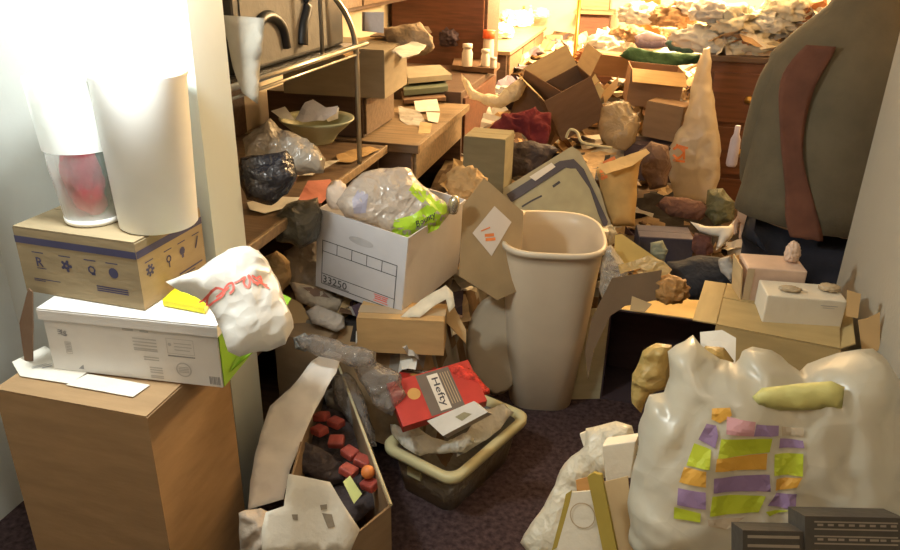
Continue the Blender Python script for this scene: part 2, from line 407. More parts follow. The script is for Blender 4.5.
pr = [rect(.283, .066, .345, .069)] + [rect(.372+i*.0032, .006, .372+i*.0032+(.0016 if i % 3 else .0024), .026) for i in range(8)]
pr += [rect(.028, .098, .034, .100), rect(.036, .090, .046, .092), rect(.038, .094, .040, .104), rect(.046, .088, .048, .102), textpoly('3', (.034, .098), .010, .012), textpoly('5', (.046, .094), .010, .012)]
pr += [([Vector((.062, .008)), Vector((.075, .008)), Vector((.075, .02)), Vector((.068, .014))], [(0, 1, 2, 3)])]
flatprint(r, FM2, pr, GINK, 'print', 'grey barcode and marks')
# small brown flap at the left of it
fr = Fr(28, 361, z=.659, tilt=10, turn=-60)
sheet('cardboard_scrap', fr, [(29, 288), (33, 292), (33, 361), (25, 361), (20, 323)], DCARD, 'small dark cardboard scrap leaning behind left end of white carton', 'cardboard', th=.003, s=.02, amp=.001)
# yellow packet, grey-blue packet
YEL = mat('yellow_card', (.80, .74, .02), .4, var=.05, bump=0)
fr = Fr(190, 304, z=.832, tilt=90)
def slab(name, fr, pts, h, m, label, cat, group=None, bev=.002):
    P = [fr.uv(p) for p in pts]; bm = bmesh.new(); a = [bm.verts.new((p.x, p.y, 0)) for p in P]; b = [bm.verts.new((p.x, p.y, h)) for p in P]
    bm.faces.new(a); bm.faces.new(b)
    for i in range(len(P)): bm.faces.new((a[i], a[(i+1) % len(P)], b[(i+1) % len(P)], b[i]))
    o = link(name, bm, m, None, fr.M); tag(o, label, cat, group); return bevel(o, bev) if bev else o
slab('yellow_packet', Fr(190, 304, z=.8145, tilt=90), [(163, 306), (205, 314), (213, 300), (178, 292)], .016, YEL, 'bright yellow packet lying on the lid of white carton under shopping bag', 'packet')
# brown carton with the blue stripe
BW, BD, BH = .309, .235, .152
M = TM((-1.132, 1.352, .8145), -.03)
r = carton('striped_carton', 'tan carton with dark blue stripe and printed symbols on top of white carton', 'box', M, (BW, BD, BH), card('tan_moving', (.30, .23, .135)), closed=True, tape=False)
FM = Matrix.Translation((-BW/2, 0, 0)) @ faceM(BW, BD, 'F'); RM = Matrix.Translation((0, -BD/2, 0)) @ faceM(BW, BD, 'R')
flatprint(r, FM, [rect(0, .118, BW, .134)], NAVY, 'stripe', 'dark blue stripe'); flatprint(r, RM, [rect(0, .118, BD, .134)], NAVY, 'stripe', 'dark blue stripe')
pr = []
for x, kind in ((.055, 'r'), (.125, 'b'), (.19, 'a'), (.245, 'd')):
    y = .078; pr.append(rect(x-.016, y+.021, x+.014, y+.0235))
    if kind == 'r': pr += [textpoly('R', (x, y), .018, .022), rect(x-.01, y-.016, x+.014, y-.014)]
    if kind == 'b': pr += [ringp(x, y, .003, .009, 8)] + [disc(x+.011*math.cos(a), y+.011*math.sin(a), .004, 6) for a in (0, 1.2, 2.4, 3.6, 4.9)]
    if kind == 'a': pr += [ringp(x, y, .006, .010, 7), rect(x-.002, y-.012, x+.008, y-.006)]
    if kind == 'd': pr += [disc(x, y, .012)]
pr += [rect(.03, .035, .10, .037), rect(.03, .031, .06, .033)] + [rect(.195, .03+i*.005, .275, .033+i*.005) for i in range(3)]
flatprint(r, FM, pr, NAVY, 'print', 'blue symbols and lines')
pr = []
for x, k in ((.035, 0), (.10, 1), (.15, 2), (.205, 3)):
    y = .080; pr.append(rect(x-.014, y+.02, x+.014, y+.0225))
    if k == 0: pr += [ringp(x, y, .004, .009, 8)] + [disc(x+.011*math.cos(a), y+.011*math.sin(a), .0035, 6) for a in (0, .9, 1.8, 2.7, 3.6, 4.5, 5.4)]
    elif k == 1: pr += [ringp(x, y, .005, .009, 9), rect(x-.002, y-.02, x+.002, y-.008)]
    elif k == 2: pr += [disc(x, y, .010, 8), rect(x-.004, y-.016, x+.004, y-.009)]
    else: pr += [([Vector((x-.008, y-.012)), Vector((x-.003, y-.012)), Vector((x+.01, y+.014)), Vector((x+.005, y+.014))], [(0, 1, 2, 3)])]
pr += [rect(.13, .028, .22, .032), rect(.13, .021, .19, .024)]
flatprint(r, RM, pr, NAVY, 'print', 'blue symbols and lines')
zt = .8145+BH+.0045
# white bucket
Mb = onz(163, 206, zt); SOFTW = mat('soft_white', (.86, .86, .84), .5, var=.02, bump=.02)
b = lathe([(.001, 0), (.078, 0), (.082, .004), (.094, .31), (.098, .322), (.098, .328), (.092, .328), (.088, .31), (.077, .006), (.001, .006)], 36)
o = tag(link('white_bucket', b, SOFTW, None, Vector((-.999, 1.345, zt+.0005)), True), 'tall plain white round bucket standing on right half of striped carton', 'bucket')
# clear jar bag with red and green cloth in it
C0 = Vector((-1.148, 1.325, zt+.0005))
r = empty('clear_container', Matrix.Translation(C0), 'clear plastic container with white base holding red and green cloth on striped carton', 'container')
b = lathe([(.001, 0), (.056, 0), (.06, .004), (.061, .014), (.001, .014)], 32); link('base', b, SOFTW, r, None, True)
b = bmesh.new(); b2 = lathe([(.001, .015), (.060, .015), (.072, .12), (.086, .31), (.084, .315), (.0705, .12), (.0585, .0165), (.001, .0165)], 36)
for v in b2.verts:
    if v.co.z > .02: q = wr(v.co, 3, .006, 18); v.co.x += q; v.co.y += q
link('bag_wall', b2, film('jar_film', (.9, .92, .9), .95, .08, .1, .5, 10, .2), r, None, True)
lathe.cap = False; link('white_band', lathe([(.0775, .165), (.0835, .24), (.087, .312)], 36), film('white_band_film', (.9, .92, .9), .05, .4, .4, .4, 10, .3), r, None, True); lathe.cap = True  # whitish, nearly opaque film around the upper part of the wall
RED = mat('red_cloth', (.42, .02, .05), .8, var=.35, scale=20, bump=.4, bscale=60); GRN = mat('dark_green_cloth', (.02, .10, .06), .8, var=.4, scale=20, bump=.4)
def wad(name, M, rad, m, label, cat, seed=1, amp=.25, n=4, parent=None, group=None, flat=0, freq=2.1):
    b = bmesh.new(); bmesh.ops.create_icosphere(b, subdivisions=n, radius=1)
    for v in b.verts:
        p = v.co.copy(); q = p*freq+Vector((seed*5.1, seed*2.7, seed)); k = (1-abs(noise.noise(q))*2.4)*.55+(1-abs(noise.noise(q*2.3))*2.4)*.4+(1-abs(noise.noise(q*4.7))*2.4)*.22
        p *= 1+amp*(k-.4); v.co = Vector((p.x*rad[0], p.y*rad[1], max(p.z, -.75)*rad[2]))
    zmin = min(v.co.z for v in b.verts)
    for v in b.verts: v.co.z -= zmin
    o = link(name, b, m, parent, M, True)
    return tag(o, label, cat, group)
wad('red_cloth', Matrix.Translation(C0+Vector((-.006, -.008, .0175))), (.044, .040, .088), RED, 'crumpled dark red cloth inside clear container', 'cloth', 2, .25)
wad('green_cloth', Matrix.Translation(C0+Vector((.034, .022, .0175))), (.020, .018, .095), GRN, 'dark green cloth behind the red one in clear container', 'cloth', 4, .3)
wad('dark_cloth', Matrix.Translation(C0+Vector((-.046, .02, .0175))), (.012, .018, .055), GRN, 'dark green cloth at left wall of the clear container', 'cloth', 6, .3)
# plastic shopping bag hanging over the carton's end
fr = Fr(228, 300, 1.53, tilt=48, turn=12)
out = [(165, 282), (176, 277), (195, 272), (212, 260), (228, 250), (245, 246), (258, 250), (270, 262), (279, 282), (284, 300), (292, 322), (293, 328), (286, 345), (270, 352), (256, 354), (240, 357), (228, 350), (221, 335), (214, 314), (206, 303), (195, 297), (180, 290)]
bg = pillow('plastic_bag', fr, out, .075, FILM, 'white plastic shopping bag with red lettering slumped over the right end of white carton', 'bag', s=.010, amp=.010, freq=13, seed=5)
v0 = fr.uv((200, 292)); v1 = fr.uv((268, 284)); mid = (v0+v1)/2; L = (v1-v0).length; an = math.atan2((v1-v0).y, (v1-v0).x)
Z = lambda q: [(150+x/3.93, 230+y/3.93) for x, y in q]
decal(bg, [stroke(fr, Z(q), .0042, .034) for q in ([(196, 258), (240, 238), (262, 226)], [(228, 272), (232, 244), (262, 228), (292, 240), (278, 260), (232, 272)], [(262, 256), (300, 236), (308, 226)], [(286, 252), (300, 222), (322, 214), (326, 238), (312, 252)], [(330, 214), (352, 204), (372, 190), (366, 214), (384, 234), (390, 204), (384, 184), (402, 204), (424, 222)], [(398, 186), (430, 204), (468, 228)], [(400, 212), (440, 212), (462, 214)], [(414, 200), (432, 186), (440, 208)])], RINK, 'lettering', s=.01, off=.002, label='red looping lettering')
wad('green_item', TM(CAM+ray(252, 322)*1.555, 0), (.014, .012, .008), GREEN, 'small green object showing through the white shopping bag', 'packaging', 3, .1, 3)
# ================================================================== HEAP
def interp(t, T):
    if t <= T[0][0]: return T[0][1]
    for a, b in zip(T, T[1:]):
        if t <= b[0]: return a[1]+(b[1]-a[1])*(t-a[0])/(b[0]-a[0])
    return T[-1][1]
PROF = [(2.1, 0), (2.45, .03), (2.75, .2), (3.1, .33), (3.6, .46), (4.4, .60), (5.8, .70), (8, .72)]
def sm(a, b, x): t = max(0, min(1, (x-a)/(b-a))); return t*t*(3-2*t)
def heap(x, y, rough=True):
    h = interp(y, PROF)
    if x < -.4: h = max(h, .42*sm(-.42, -.62, x)*sm(1.8, 2.0, y))
    k = 1.0
    k *= 1-(1-sm(.20, .32, abs(x+.25)))*(1-sm(2.72, 2.86, y))
    if x > -.08: k *= sm(2.72, 2.9, y)
    h *= k
    if rough and h > .01: h += .035*noise.noise(Vector((x*6, y*6, 1)))+.015*noise.noise(Vector((x*18, y*18, 4)))
    return max(h, 0)
random.seed(5)
HM = [mat('heap_brown', (.14, .085, .045), .9, var=.5, scale=12), mat('heap_dark', (.03, .024, .022), .9, var=.5), mat('heap_tan', (.28, .19, .10), .85, var=.4, scale=12), mat('heap_grey', (.22, .20, .17), .8, var=.4)]
b = bmesh.new(); nx, ny = 96, 190; G = {}
for i in range(nx):
    for j in range(ny):
        x = -.98+2.58*i/(nx-1); y = 1.86+6.2*j/(ny-1); z = heap(x, y)
        G[i, j] = b.verts.new((x, y, z-.006 if z > 0 else -.02))
for i in range(nx-1):
    for j in range(ny-1):
        f = b.faces.new((G[i, j], G[i+1, j], G[i+1, j+1], G[i, j+1])); c = f.calc_center_median()
        f.material_index = int(abs(noise.cell(Vector((c.x*5+noise.noise(c*9), c.y*5+noise.noise(c*8), 0))))*3.99) % 4
o = link('clutter_heap', b, HM, None, None, False); tag(o, 'deep heap of mixed clothes and rubbish covering the room floor', 'clutter', kind='stuff')
SCR = [WPAPER, TAN, DCARD, mat('scrap_brown', (.2, .13, .07), .8), GPAPER, BLKCARD, CLEAR, KRAFT, mat('scrap_purple', (.09, .06, .09), .8)]
b = bmesh.new()
for k in range(1150):
    y = random.uniform(1.95, 3.2) if k % 2 else random.uniform(3.0, 7.4); x = random.uniform(-.93, .9 if y > 2.8 else .5)
    h = heap(x, y)
    if h < .05 or (abs(x+.25) < .3 and y < 2.8): continue
    s1, s2 = random.uniform(.02, .07)*(1+.12*y), random.uniform(.015, .05)*(1+.12*y)
    M = TM((x, y, h+random.uniform(.0, .02)), random.uniform(0, 6.3), random.gauss(0, .45), random.gauss(0, .45)); mi = random.choices(range(9), (14, 12, 14, 18, 12, 12, 10, 7, 6))[0]
    g = {}
    for i in range(4):
        for j in range(4): g[i, j] = b.verts.new(M @ Vector(((i/1.5-1)*s1, (j/1.5-1)*s2, random.uniform(-.22, .22)*s1)))
    for i in range(3):
        for j in range(3): b.faces.new((g[i, j], g[i+1, j], g[i+1, j+1], g[i, j+1])).material_index = mi
o = link('litter', b, SCR, None, None, False); tag(o, 'loose scraps of paper, card and film strewn over the heap', 'litter', kind='stuff')
# ================================================================== CENTRE
# archive box
W, D, H = .326, .384, .275
M = TM((-.765, 2.198, .5), -.222, .024, .111)
GWHITE = mat('archive_white', (.54, .53, .55), .6, var=.04, bump=.04)
r = carton('archive_box', 'open white archive box numbered 33250 tilted on the heap', 'box', M, (W, D, H), GWHITE, t=.004)
FM = Matrix.Translation((-W/2, 0, 0)) @ faceM(W, D, 'F')
pr = frame_r(.022, .018, .298, .175, .0028) + [rect(.022, .135, .298, .1375), rect(.022, .055, .298, .0575)] + [rect(.022+.0552*i, .1375, .0245+.0552*i, .172) for i in range(1, 5)]
pr += [textpoly('33250', (.075, .038), .092, .026), rect(.03, .0225, .13, .0245)]
flatprint(r, FM, pr, DINK, 'print', 'dark outlined form and number 33250')
flatprint(r, FM, [rect(.222, .048, .275, .051), rect(.222, .026, .275, .029), rect(.226, .034, .271, .038), rect(.226, .041, .250, .045), rect(.253, .041, .271, .045)], RINK, 'logo', 'small red mark')
b = bmesh.new(); V_, F_ = disc(0, 0, 1, 20); 
vs = [b.verts.new(FM @ Vector((.165+v.x*.045, .212+v.y*.013, .0012))) for v in V_]; b.faces.new(vs); link('handle_hole', b, mat('recess_grey', (.42, .41, .42), .8), r)
# contents of archive box
LIME = mat('lime_print', (.35, .55, .03), .35, var=.2, bump=0)
fr = Fr(393, 203, 2.33, tilt=35, turn=8)
out = [(336, 205), (345, 190), (352, 180), (362, 172), (380, 168), (398, 166), (410, 170), (422, 184), (430, 192), (446, 203), (449, 214), (440, 224), (424, 232), (408, 236), (385, 229), (360, 220), (345, 216)]
pk = pillow('towel_packet', fr, out, .10, film('wrap_film', (.56, .50, .44), .10, .2, .3, .8, 22, .7), 'clear and lime wrapped paper packet filling the white archive box', 'packet', s=.010, amp=.012, freq=14, seed=3)
decal(pk, [ppoly(fr, [(392, 236), (394, 220), (412, 216), (430, 204), (444, 198), (450, 210), (440, 226), (422, 234), (408, 238)], h=.035), ppoly(fr, [(408, 192), (414, 182), (428, 190), (438, 204), (424, 206)], h=.04)], LIME, 'print', label='lime green print')
decal(pk, [textpoly('Bounty', fr.uv((426, 220), .04), .066, .022, .45, .2)], INK, 'lettering', off=.003, label='dark lettering')
decal(pk, [ppoly(fr, [(352, 200), (358, 190), (368, 196), (366, 212), (354, 212)], h=.04)], mat('lilac_print', (.36, .34, .42), .5), 'print', label='lilac printed patch')
wad('paper_roll', Matrix.Translation(CAM+ray(338, 208)*2.36), (.035, .03, .05), mat('peach_paper', (.62, .50, .40), .8), 'rolled peach coloured paper at left corner of archive box', 'paper', 7, .15)
b = lathe([(.001, 0), (.016, 0), (.018, .01), (.018, .04), (.010, .055), (.001, .058)], 16)
tag(link('small_bottle', b, mat('chrome_foil', (.6, .55, .42), .25, metal=.8), None, TM(CAM+ray(452, 212)*2.36, 0, .1, .2), True), 'small shiny foil capped bottle in right corner of archive box', 'bottle')
# brown paper stuffed behind it
wad('brown_paper', Matrix.Translation(CAM+ray(466, 196)*2.75), (.07, .05, .06), KPAPER, 'crumpled golden brown paper behind right corner of archive box', 'paper', 5, .35)
# stickered cardboard
fr = Fr(486, 236, 2.46, tilt=18, turn=18)
STK = card('stickered_board', (.33, .235, .125))
cb = sheet('leaning_cardboard', fr, [(463, 205), (484, 178), (523, 212), (520, 290), (497, 300), (459, 276)], STK, 'tilted brown cardboard panel with square sticker behind the cream bin', 'cardboard', th=.006, s=.04, amp=.0015)
st = sheet('sticker', fr, [(494, 206), (511, 222), (491, 256), (472, 233)], mat('sticker', (.60, .53, .46), .5, var=.03, bump=0), th=.0006, s=.05, amp=0, parent=cb, M=Matrix.Translation((0, 0, .0055))); st['label'] = 'pale square sticker'
c = fr.uv((490, 237)); flatprint(cb, Matrix.Translation((0, 0, .0066)), [rect(c.x-.018, c.y-.012, c.x+.016, c.y-.002), rect(c.x-.02, c.y+.002, c.x+.012, c.y+.012), ([c+Vector(p) for p in ((-.03, .02), (.0, .03), (-.0, .034), (-.032, .024))], [(0, 1, 2, 3)])], ORINK, 'print', 'orange mark')
# slim bin
Mb = TM((-.252, 2.43, 0), .18, .03, 0)
r = empty('waste_bin', Mb, 'tall open cream plastic waste bin standing empty on the floor', 'waste bin')
r['label'] = 'tall empty cream plastic waste bin with looped rim standing on dark floor'
def binprof(h, w, d): return w, d
b = bmesh.new(); n = 48; rings = []
def binring(z, w, d, sc_=1):
    o = []
    for i in range(n):
        a = 2*PI*i/n; c, s = math.cos(a), math.sin(a); k = (abs(c)**3.4+abs(s)**3.4)**(-1/3.4)
        x, y = w*c*k*sc_, d*s*k*sc_
        if y > 0: x *= 1-.12*(y/d)**2
        o.append(b.verts.new((x, y, z)))
    return o
spec = [(0, .112, .125, .9), (0, .112, .125, 1), (.006, .116, .13, 1), (.3, .143, .158, 1), (.60, .166, .183, 1), (.632, .170, .187, 1), (.634, .178, .195, 1), (.647, .180, .197, 1), (.655, .176, .193, 1), (.653, .167, .184, 1), (.60, .160, .177, 1), (.3, .137, .152, 1), (.012, .110, .124, 1)]
for s in spec: rings.append(binring(*s))
for a, c in zip(rings, rings[1:]):
    for i in range(n): b.faces.new((a[i], a[(i+1) % n], c[(i+1) % n], c[i]))
b.faces.new(rings[0]); b.faces.new(rings[-1]); link('body', b, CREAM, r, None, True)
b = tube(smoothpts([(-.150, .13, .654), (-.135, .175, .658), (-.10, .165, .658), (-.105, .13, .657), (-.14, .10, .656), (-.155, .12, .655)], 5), .006); link('rim_loop', b, CREAM, r, None, True)
b = bmesh.new(); bb(b, (.176, .02, .625), (.192, .05, .652)); link('rim_clip', b, CREAM, r)
# pale oval tray leaning left of bin
fr = Fr(494, 345, 2.70, tilt=12, turn=0)
c0 = [(466+30+30*math.cos(a)*1.0, 345+50*math.sin(a)) for a in [2*PI*i/28 for i in range(28)]]
pillow('serving_tray', fr, c0, .014, mat('tray_plastic', (.46, .40, .30), .4, var=.03, bump=0), 'pale oval plastic tray leaning upright against left side of cream bin', 'tray', s=.02, amp=0)
# plain cardboard box below archive box
r = carton('small_carton', 'small plain tan carton lying sideways below the white archive box', 'box', TM((-.645, 1.975, .385), .194), (.267, .12, .114), KRAFT, closed=True)
# curled papers right of it
fr = Fr(430, 303, 2.3, tilt=50, turn=-10)
sheet('curled_paper', fr, [(400, 318), (420, 300), (446, 286), (453, 293), (455, 306), (449, 312), (446, 300), (436, 305), (420, 318)], mat('cream_paper', (.62, .55, .42), .7), 'curled cream paper strip under right corner of archive box', 'paper', s=.02, amp=.012, smooth=True)
fr = Fr(455, 318, 2.4, tilt=30, turn=20)
sheet('cardboard_strip', fr, [(445, 305), (452, 303), (466, 330), (466, 344), (446, 322)], TAN, 'narrow tan cardboard strip standing between carton and cream bin', 'cardboard', th=.004, s=.02, amp=.001)
# storage tub
T0 = TM((-.437, 1.883, 0), -.387)
r = empty('storage_tub', T0, 'clear plastic storage tub with yellowish cream rim full of packaging on dark floor', 'tub')
def rr(hx, hy, z, rad, bm, n=6):
    o = []
    for cx, cy, a0 in ((hx-rad, hy-rad, 0), (-hx+rad, hy-rad, PI/2), (-hx+rad, -hy+rad, PI), (hx-rad, -hy+rad, 1.5*PI)):
        for i in range(n): a = a0+PI/2*i/(n-1); o.append(bm.verts.new((cx+rad*math.cos(a), cy+rad*math.sin(a), z)))
    return o
def loft(rings, bm, cap=True):
    for a, c in zip(rings, rings[1:]):
        for i in range(len(a)): bm.faces.new((a[i], a[(i+1) % len(a)], c[(i+1) % len(a)], c[i]))
    if cap: bm.faces.new(rings[0]); bm.faces.new(rings[-1])
    return bm
b = bmesh.new(); loft([rr(.095, .165, 0, .03, b), rr(.118, .188, .15, .035, b), rr(.114, .184, .15, .035, b), rr(.091, .161, .004, .03, b)], b); link('tub_body', b, film('tub_plastic', (.30, .27, .22), .25, .3, .2), r, None, True)
b = bmesh.new(); loft([rr(.119, .189, .145, .035, b), rr(.139, .209, .143, .045, b), rr(.142, .212, .15, .047, b), rr(.142, .212, .166, .047, b), rr(.134, .204, .172, .043, b), rr(.116, .186, .168, .035, b), rr(.112, .182, .15, .035, b)], b, False); link('rim', b, CREAM2, r, None, True)
b = bmesh.new(); bb(b, (-.05, -.187, .085), (.0, -.180, .115)); link('latch', b, CREAM2, r)
# things in the tub
HRED = mat('box_red', (.45, .035, .025), .4, var=.15, bump=0); HGRY = mat('box_brown', (.13, .10, .08), .5, var=.1, bump=0); HWHT = mat('box_white', (.62, .57, .50), .5, bump=0)
def hbox(px, py, dist, yaw, tx, ty, dims, label, txt, big):
    M = TM(CAM+ray(px, py)*dist, yaw, tx, ty); W, D, H = dims
    r = empty('bag_carton', M, label, 'box', 'red and dark cartons in the tub'); bevel(link('body', bx((-W/2, -D/2, 0), (W/2, D/2, H)), HRED, r), .0015)
    TMx = Matrix.Translation((0, 0, H))
    flatprint(r, TMx, [rect(-W*.16, -D*.47, W*.24, D*.47)], HGRY, 'print', 'dark brown band')
    flatprint(r, Matrix.Translation((0, 0, H+.0006)), [rect(-W*.04, -D*.42, W*.09, D*.40)], HWHT, 'print', 'white lettering band')
    flatprint(r, Matrix.Translation((0, 0, H+.0012)), [textpoly(txt, (W*.025, -D*.02), D*.66, W*.10, -PI/2)], INK, 'lettering', 'dark lettering')
    flatprint(r, Matrix.Translation((0, 0, H+.0006)), [rect(W*(.115+.03*i), -D*.35, W*(.125+.03*i), D*.38) for i in range(4)], TAPE, 'print')
    flatprint(r, Matrix.Translation((0, 0, H+.0006)), [disc(-W*.25, D*.1, D*.13)], mat('orange_spot', (.55, .30, .08), .5), 'print', 'orange spot')
    return r
hbox(436, 398, 2.25, .62, .45, -.12, (.26, .15, .035), 'larger red and brown carton lettered in black, uppermost in the tub', 'Hefty', 1)
hbox(417, 381, 2.38, 1.9, .15, .25, (.17, .12, .03), 'narrower dark red carton tucked behind the larger red one in tub', 'Hefty', 0)
ROPE = mat('red_mesh', (.62, .05, .03), .7, var=.5, scale=60, bump=.9, bscale=120)
fr = Fr(466, 382, 2.26, tilt=40)
pillow('red_mesh_bag', fr, [(448, 366), (456, 362), (470, 368), (480, 378), (489, 388), (490, 394), (478, 399), (466, 396), (456, 384)], .02, ROPE, 'bright red crumpled mesh wrapper at the back of the tub', 'wrapper', s=.012, amp=.012, freq=30)
fr = Fr(458, 419, 2.1, tilt=40, turn=-22)
r = empty('open_white_carton', fr.M, 'small cream white carton with cut-out on top lying in the tub', 'box')
Pq = [fr.uv(p) for p in ((427, 421), (474, 401), (488, 412), (443, 436))]
b = bmesh.new(); a = [b.verts.new((p.x, p.y, 0)) for p in Pq]; c = [b.verts.new((p.x, p.y, -.045)) for p in Pq]; b.faces.new(a); b.faces.new(c)
for i in range(4): b.faces.new((a[i], a[(i+1) % 4], c[(i+1) % 4], c[i]))
link('body', b, HWHT, r)
flatprint(r, Matrix(), [([fr.uv(p) for p in ((455, 417), (464, 412), (472, 414), (462, 421))], [(0, 1, 2, 3)])], mat('cutout', (.30, .26, .15), .8), 'cutout', 'oblong cut-out')
for pts, sd, lb in (([(390, 424), (402, 428), (414, 424), (430, 438), (446, 442), (470, 432), (478, 440), (460, 452), (440, 454), (420, 456), (404, 446), (392, 434)], 4, 'crumpled translucent bag along the front edge of the tub'),
                    ([(474, 420), (486, 410), (506, 404), (514, 412), (498, 430), (480, 444), (466, 452), (456, 456), (462, 440)], 8, 'crumpled clear film on right side of the tub')):
    fr = Fr(pts[0][0]+25, pts[0][1]+12, z=.185, tilt=70); pillow('plastic_film', fr, pts, .03, THIN, lb, 'plastic wrap', s=.012, amp=.014, freq=20, seed=sd)
# ================================================================== LEFT FURNITURE
DW = wood('dark_wood', (.10, .06, .04)); MW = wood('mid_wood', (.15, .095, .055)); LW = wood('light_wood', (.25, .17, .095)); RW = wood('red_wood', (.13, .05, .025))
CHR = mat('brushed_metal', (.42, .39, .33), .3, metal=.9, var=.05, bump=0)
# low shelf bench: board and panels
r = empty('storage_shelf', (-1.32, 2.1, 0), 'long brown wooden shelf unit along left wall, cluttered top, beside white door casing', 'shelf')
def rl(name, a, b_, m, r, bv=.003): o = link(name, bx(Vector(a)-r.location, Vector(b_)-r.location), m, r); return bevel(o, bv)
rl('board', (-1.64, 1.66, .755), (-1.005, 2.86, .78), MW, r); rl('edge', (-1.004, 1.66, .75), (-.992, 2.86, .783), LW, r)
rl('board', (-1.64, 1.66, .40), (-1.03, 2.86, .42), MW, r); rl('board', (-1.64, 1.66, .05), (-1.03, 2.86, .07), MW, r)
for y in (1.66, 2.25, 2.838): rl('side_panel', (-1.64, y, 0), (-1.03, y+.02, .0499), DW, r); rl('side_panel', (-1.64, y, .0705), (-1.03, y+.02, .3995), DW, r); rl('side_panel', (-1.64, y, .4205), (-1.03, y+.02, .7545), DW, r)
rl('back_panel', (-1.645, 1.66, 0), (-1.6405, 2.86, .78), DW, r, 0)
# metal rack standing on it
r = empty('metal_rack', (-1.3, 2.1, .784), 'metal framed rack with glass shelf standing on the wooden shelf, curved front post', 'rack')
def rt(name, pts, rad, m, r): return link(name, tube([Vector(p)-r.location for p in pts], rad), m, r, None, True)
for x, y in ((-1.60, 1.70), (-1.60, 2.62), (-1.02, 1.70)): rt('post', [(x, y, .785), (x, y, 1.95)], .008, CHR, r)
rt('post', smoothpts([(-1.0, 2.56, .785), (-1.0, 2.56, 1.0), (-1.0, 2.56, 1.18), (-1.01, 2.54, 1.28), (-1.04, 2.48, 1.37), (-1.10, 2.40, 1.44), (-1.2, 2.3, 1.5)], 4), .010, CHR, r)
rt('post', [(-1.005, 2.28, 1.215), (-1.005, 2.28, 1.95)], .007, CHR, r)
rt('rail', [(-1.0, 1.66, 1.205), (-1.0, 2.66, 1.205)], .010, CHR, r); rt('rail', [(-1.6, 1.66, 1.205), (-1.6, 2.66, 1.205)], .008, CHR, r)
rt('rail', [(-1.0, 1.66, 1.178), (-1.0, 2.56, 1.178)], .005, CHR, r)
rl('shelf_board', (-1.595, 1.68, 1.196), (-1.012, 2.64, 1.206), mat('smoked_glass', (.08, .07, .06), .15), r, 0)
rl('shelf_board', (-1.595, 1.68, 1.93), (-1.012, 2.64, 1.945), MW, r, 0)
rl('back_panel', (-1.648, 1.66, .786), (-1.625, 2.86, 1.95), DW, r, 0)
# patterned black box on the glass shelf with scroll ornament
r = empty('scroll_panel', (-1.2, 2.05, 1.207), 'black and grey storage case with black scroll pattern on the glass shelf', 'case')
BLK = mat('black_gloss', (.018, .018, .020), .35, var=.1, bump=0); SGR = mat('scroll_grey', (.16, .145, .125), .6)
rl('body', (-1.40, 1.84, 1.2075), (-1.06, 2.60, 1.80), BLK, r, .01)
rl('front_panel', (-1.0595, 1.88, 1.222), (-1.057, 2.44, 1.70), SGR, r, 0)
def scroll(pts, rad): return link('scroll', tube([Vector((-1.054, y*1.35-.49, z))-r.location for y, z in smoothpts2(pts)], rad), BLK, r, None, True)
def smoothpts2(pts): return [(p.x, p.y) for p in smoothpts([(a, b_, 0) for a, b_ in pts], 6)]
scroll([(1.80, 1.30), (1.83, 1.34), (1.88, 1.345), (1.925, 1.31), (1.94, 1.25)], [.016]*25)
scroll([(1.92, 1.62), (1.93, 1.52), (1.98, 1.46), (2.04, 1.42), (2.06, 1.36), (2.03, 1.30), (2.02, 1.245)], [.013+.008*(i/36) for i in range(37)])
scroll([(1.78, 1.58), (1.83, 1.52), (1.90, 1.55), (1.93, 1.62)], [.014]*19)
# hanging torn paper
fr = Fr(242, 60, 2.02, tilt=0, turn=20)
sheet('torn_paper', fr, [(222, 15), (264, 18), (261, 60), (257, 104), (241, 92), (236, 76), (229, 50)], mat('dull_paper', (.38, .36, .31), .6), 'torn off-white paper bag hung on metal rack beside the white casing', 'paper bag', s=.02, amp=.010, smooth=True)
# things on shelf
b = lathe([(.001, 0), (.05, 0), (.055, .008), (.07, .03), (.115, .07), (.125, .078), (.125, .084), (.11, .074), (.06, .03), (.001, .012)], 32)
Pb = onz(318, 147, .785); Pb = Vector((-1.16, 2.38, .785))
tag(link('bowl', b, mat('olive_ceramic', (.30, .29, .16), .35, var=.05), None, Matrix.Translation(CAM+ray(318, 142)*2.62), True), 'wide olive green bowl holding folded papers on the wooden shelf', 'bowl')
def crump(name, pts, dist, m, label, cat, tilt=30, turn=0, amp=.012, s=.02, seed=1, group=None, z=None, freq=10, th=.0012):
    P = (sum(p[0] for p in pts)/len(pts), sum(p[1] for p in pts)/len(pts))
    fr = Fr(P[0], P[1], dist, tilt, turn, z); return sheet(name, fr, pts, m, label, cat, group, th=th, s=s, amp=amp, seed=seed, freq=freq, smooth=False)
def lump(name, pts, dist, thick, m, label, cat, tilt=30, turn=0, amp=.012, s=.015, seed=1, group=None, z=None, freq=14, holes=()):
    P = (sum(p[0] for p in pts)/len(pts), sum(p[1] for p in pts)/len(pts))
    fr = Fr(P[0], P[1], dist, tilt, turn, z); o = pillow(name, fr, pts, thick, m, label, cat, group, s=s, amp=amp, seed=seed, freq=freq, holes=holes); return o, fr
LIL = mat('lilac_paper', (.46, .44, .46), .7)
crump('folded_paper', [(295, 118), (305, 103), (313, 100), (326, 108), (338, 106), (336, 114), (324, 121), (302, 122)], 2.58, LIL, 'folded lilac white paper standing in the olive bowl', 'paper', 45, amp=.008, seed=2)
crump('paper_slip', [(271, 111), (285, 107), (295, 120), (280, 118)], 2.53, WPAPER, 'small pale slip at left edge of the olive bowl', 'paper', 55, amp=.004, seed=3)
crump('paper_slip', [(322, 113), (339, 107), (338, 119), (328, 122)], 2.63, WPAPER, 'crumpled slip at right side of the olive bowl', 'paper', 50, amp=.006, seed=6)
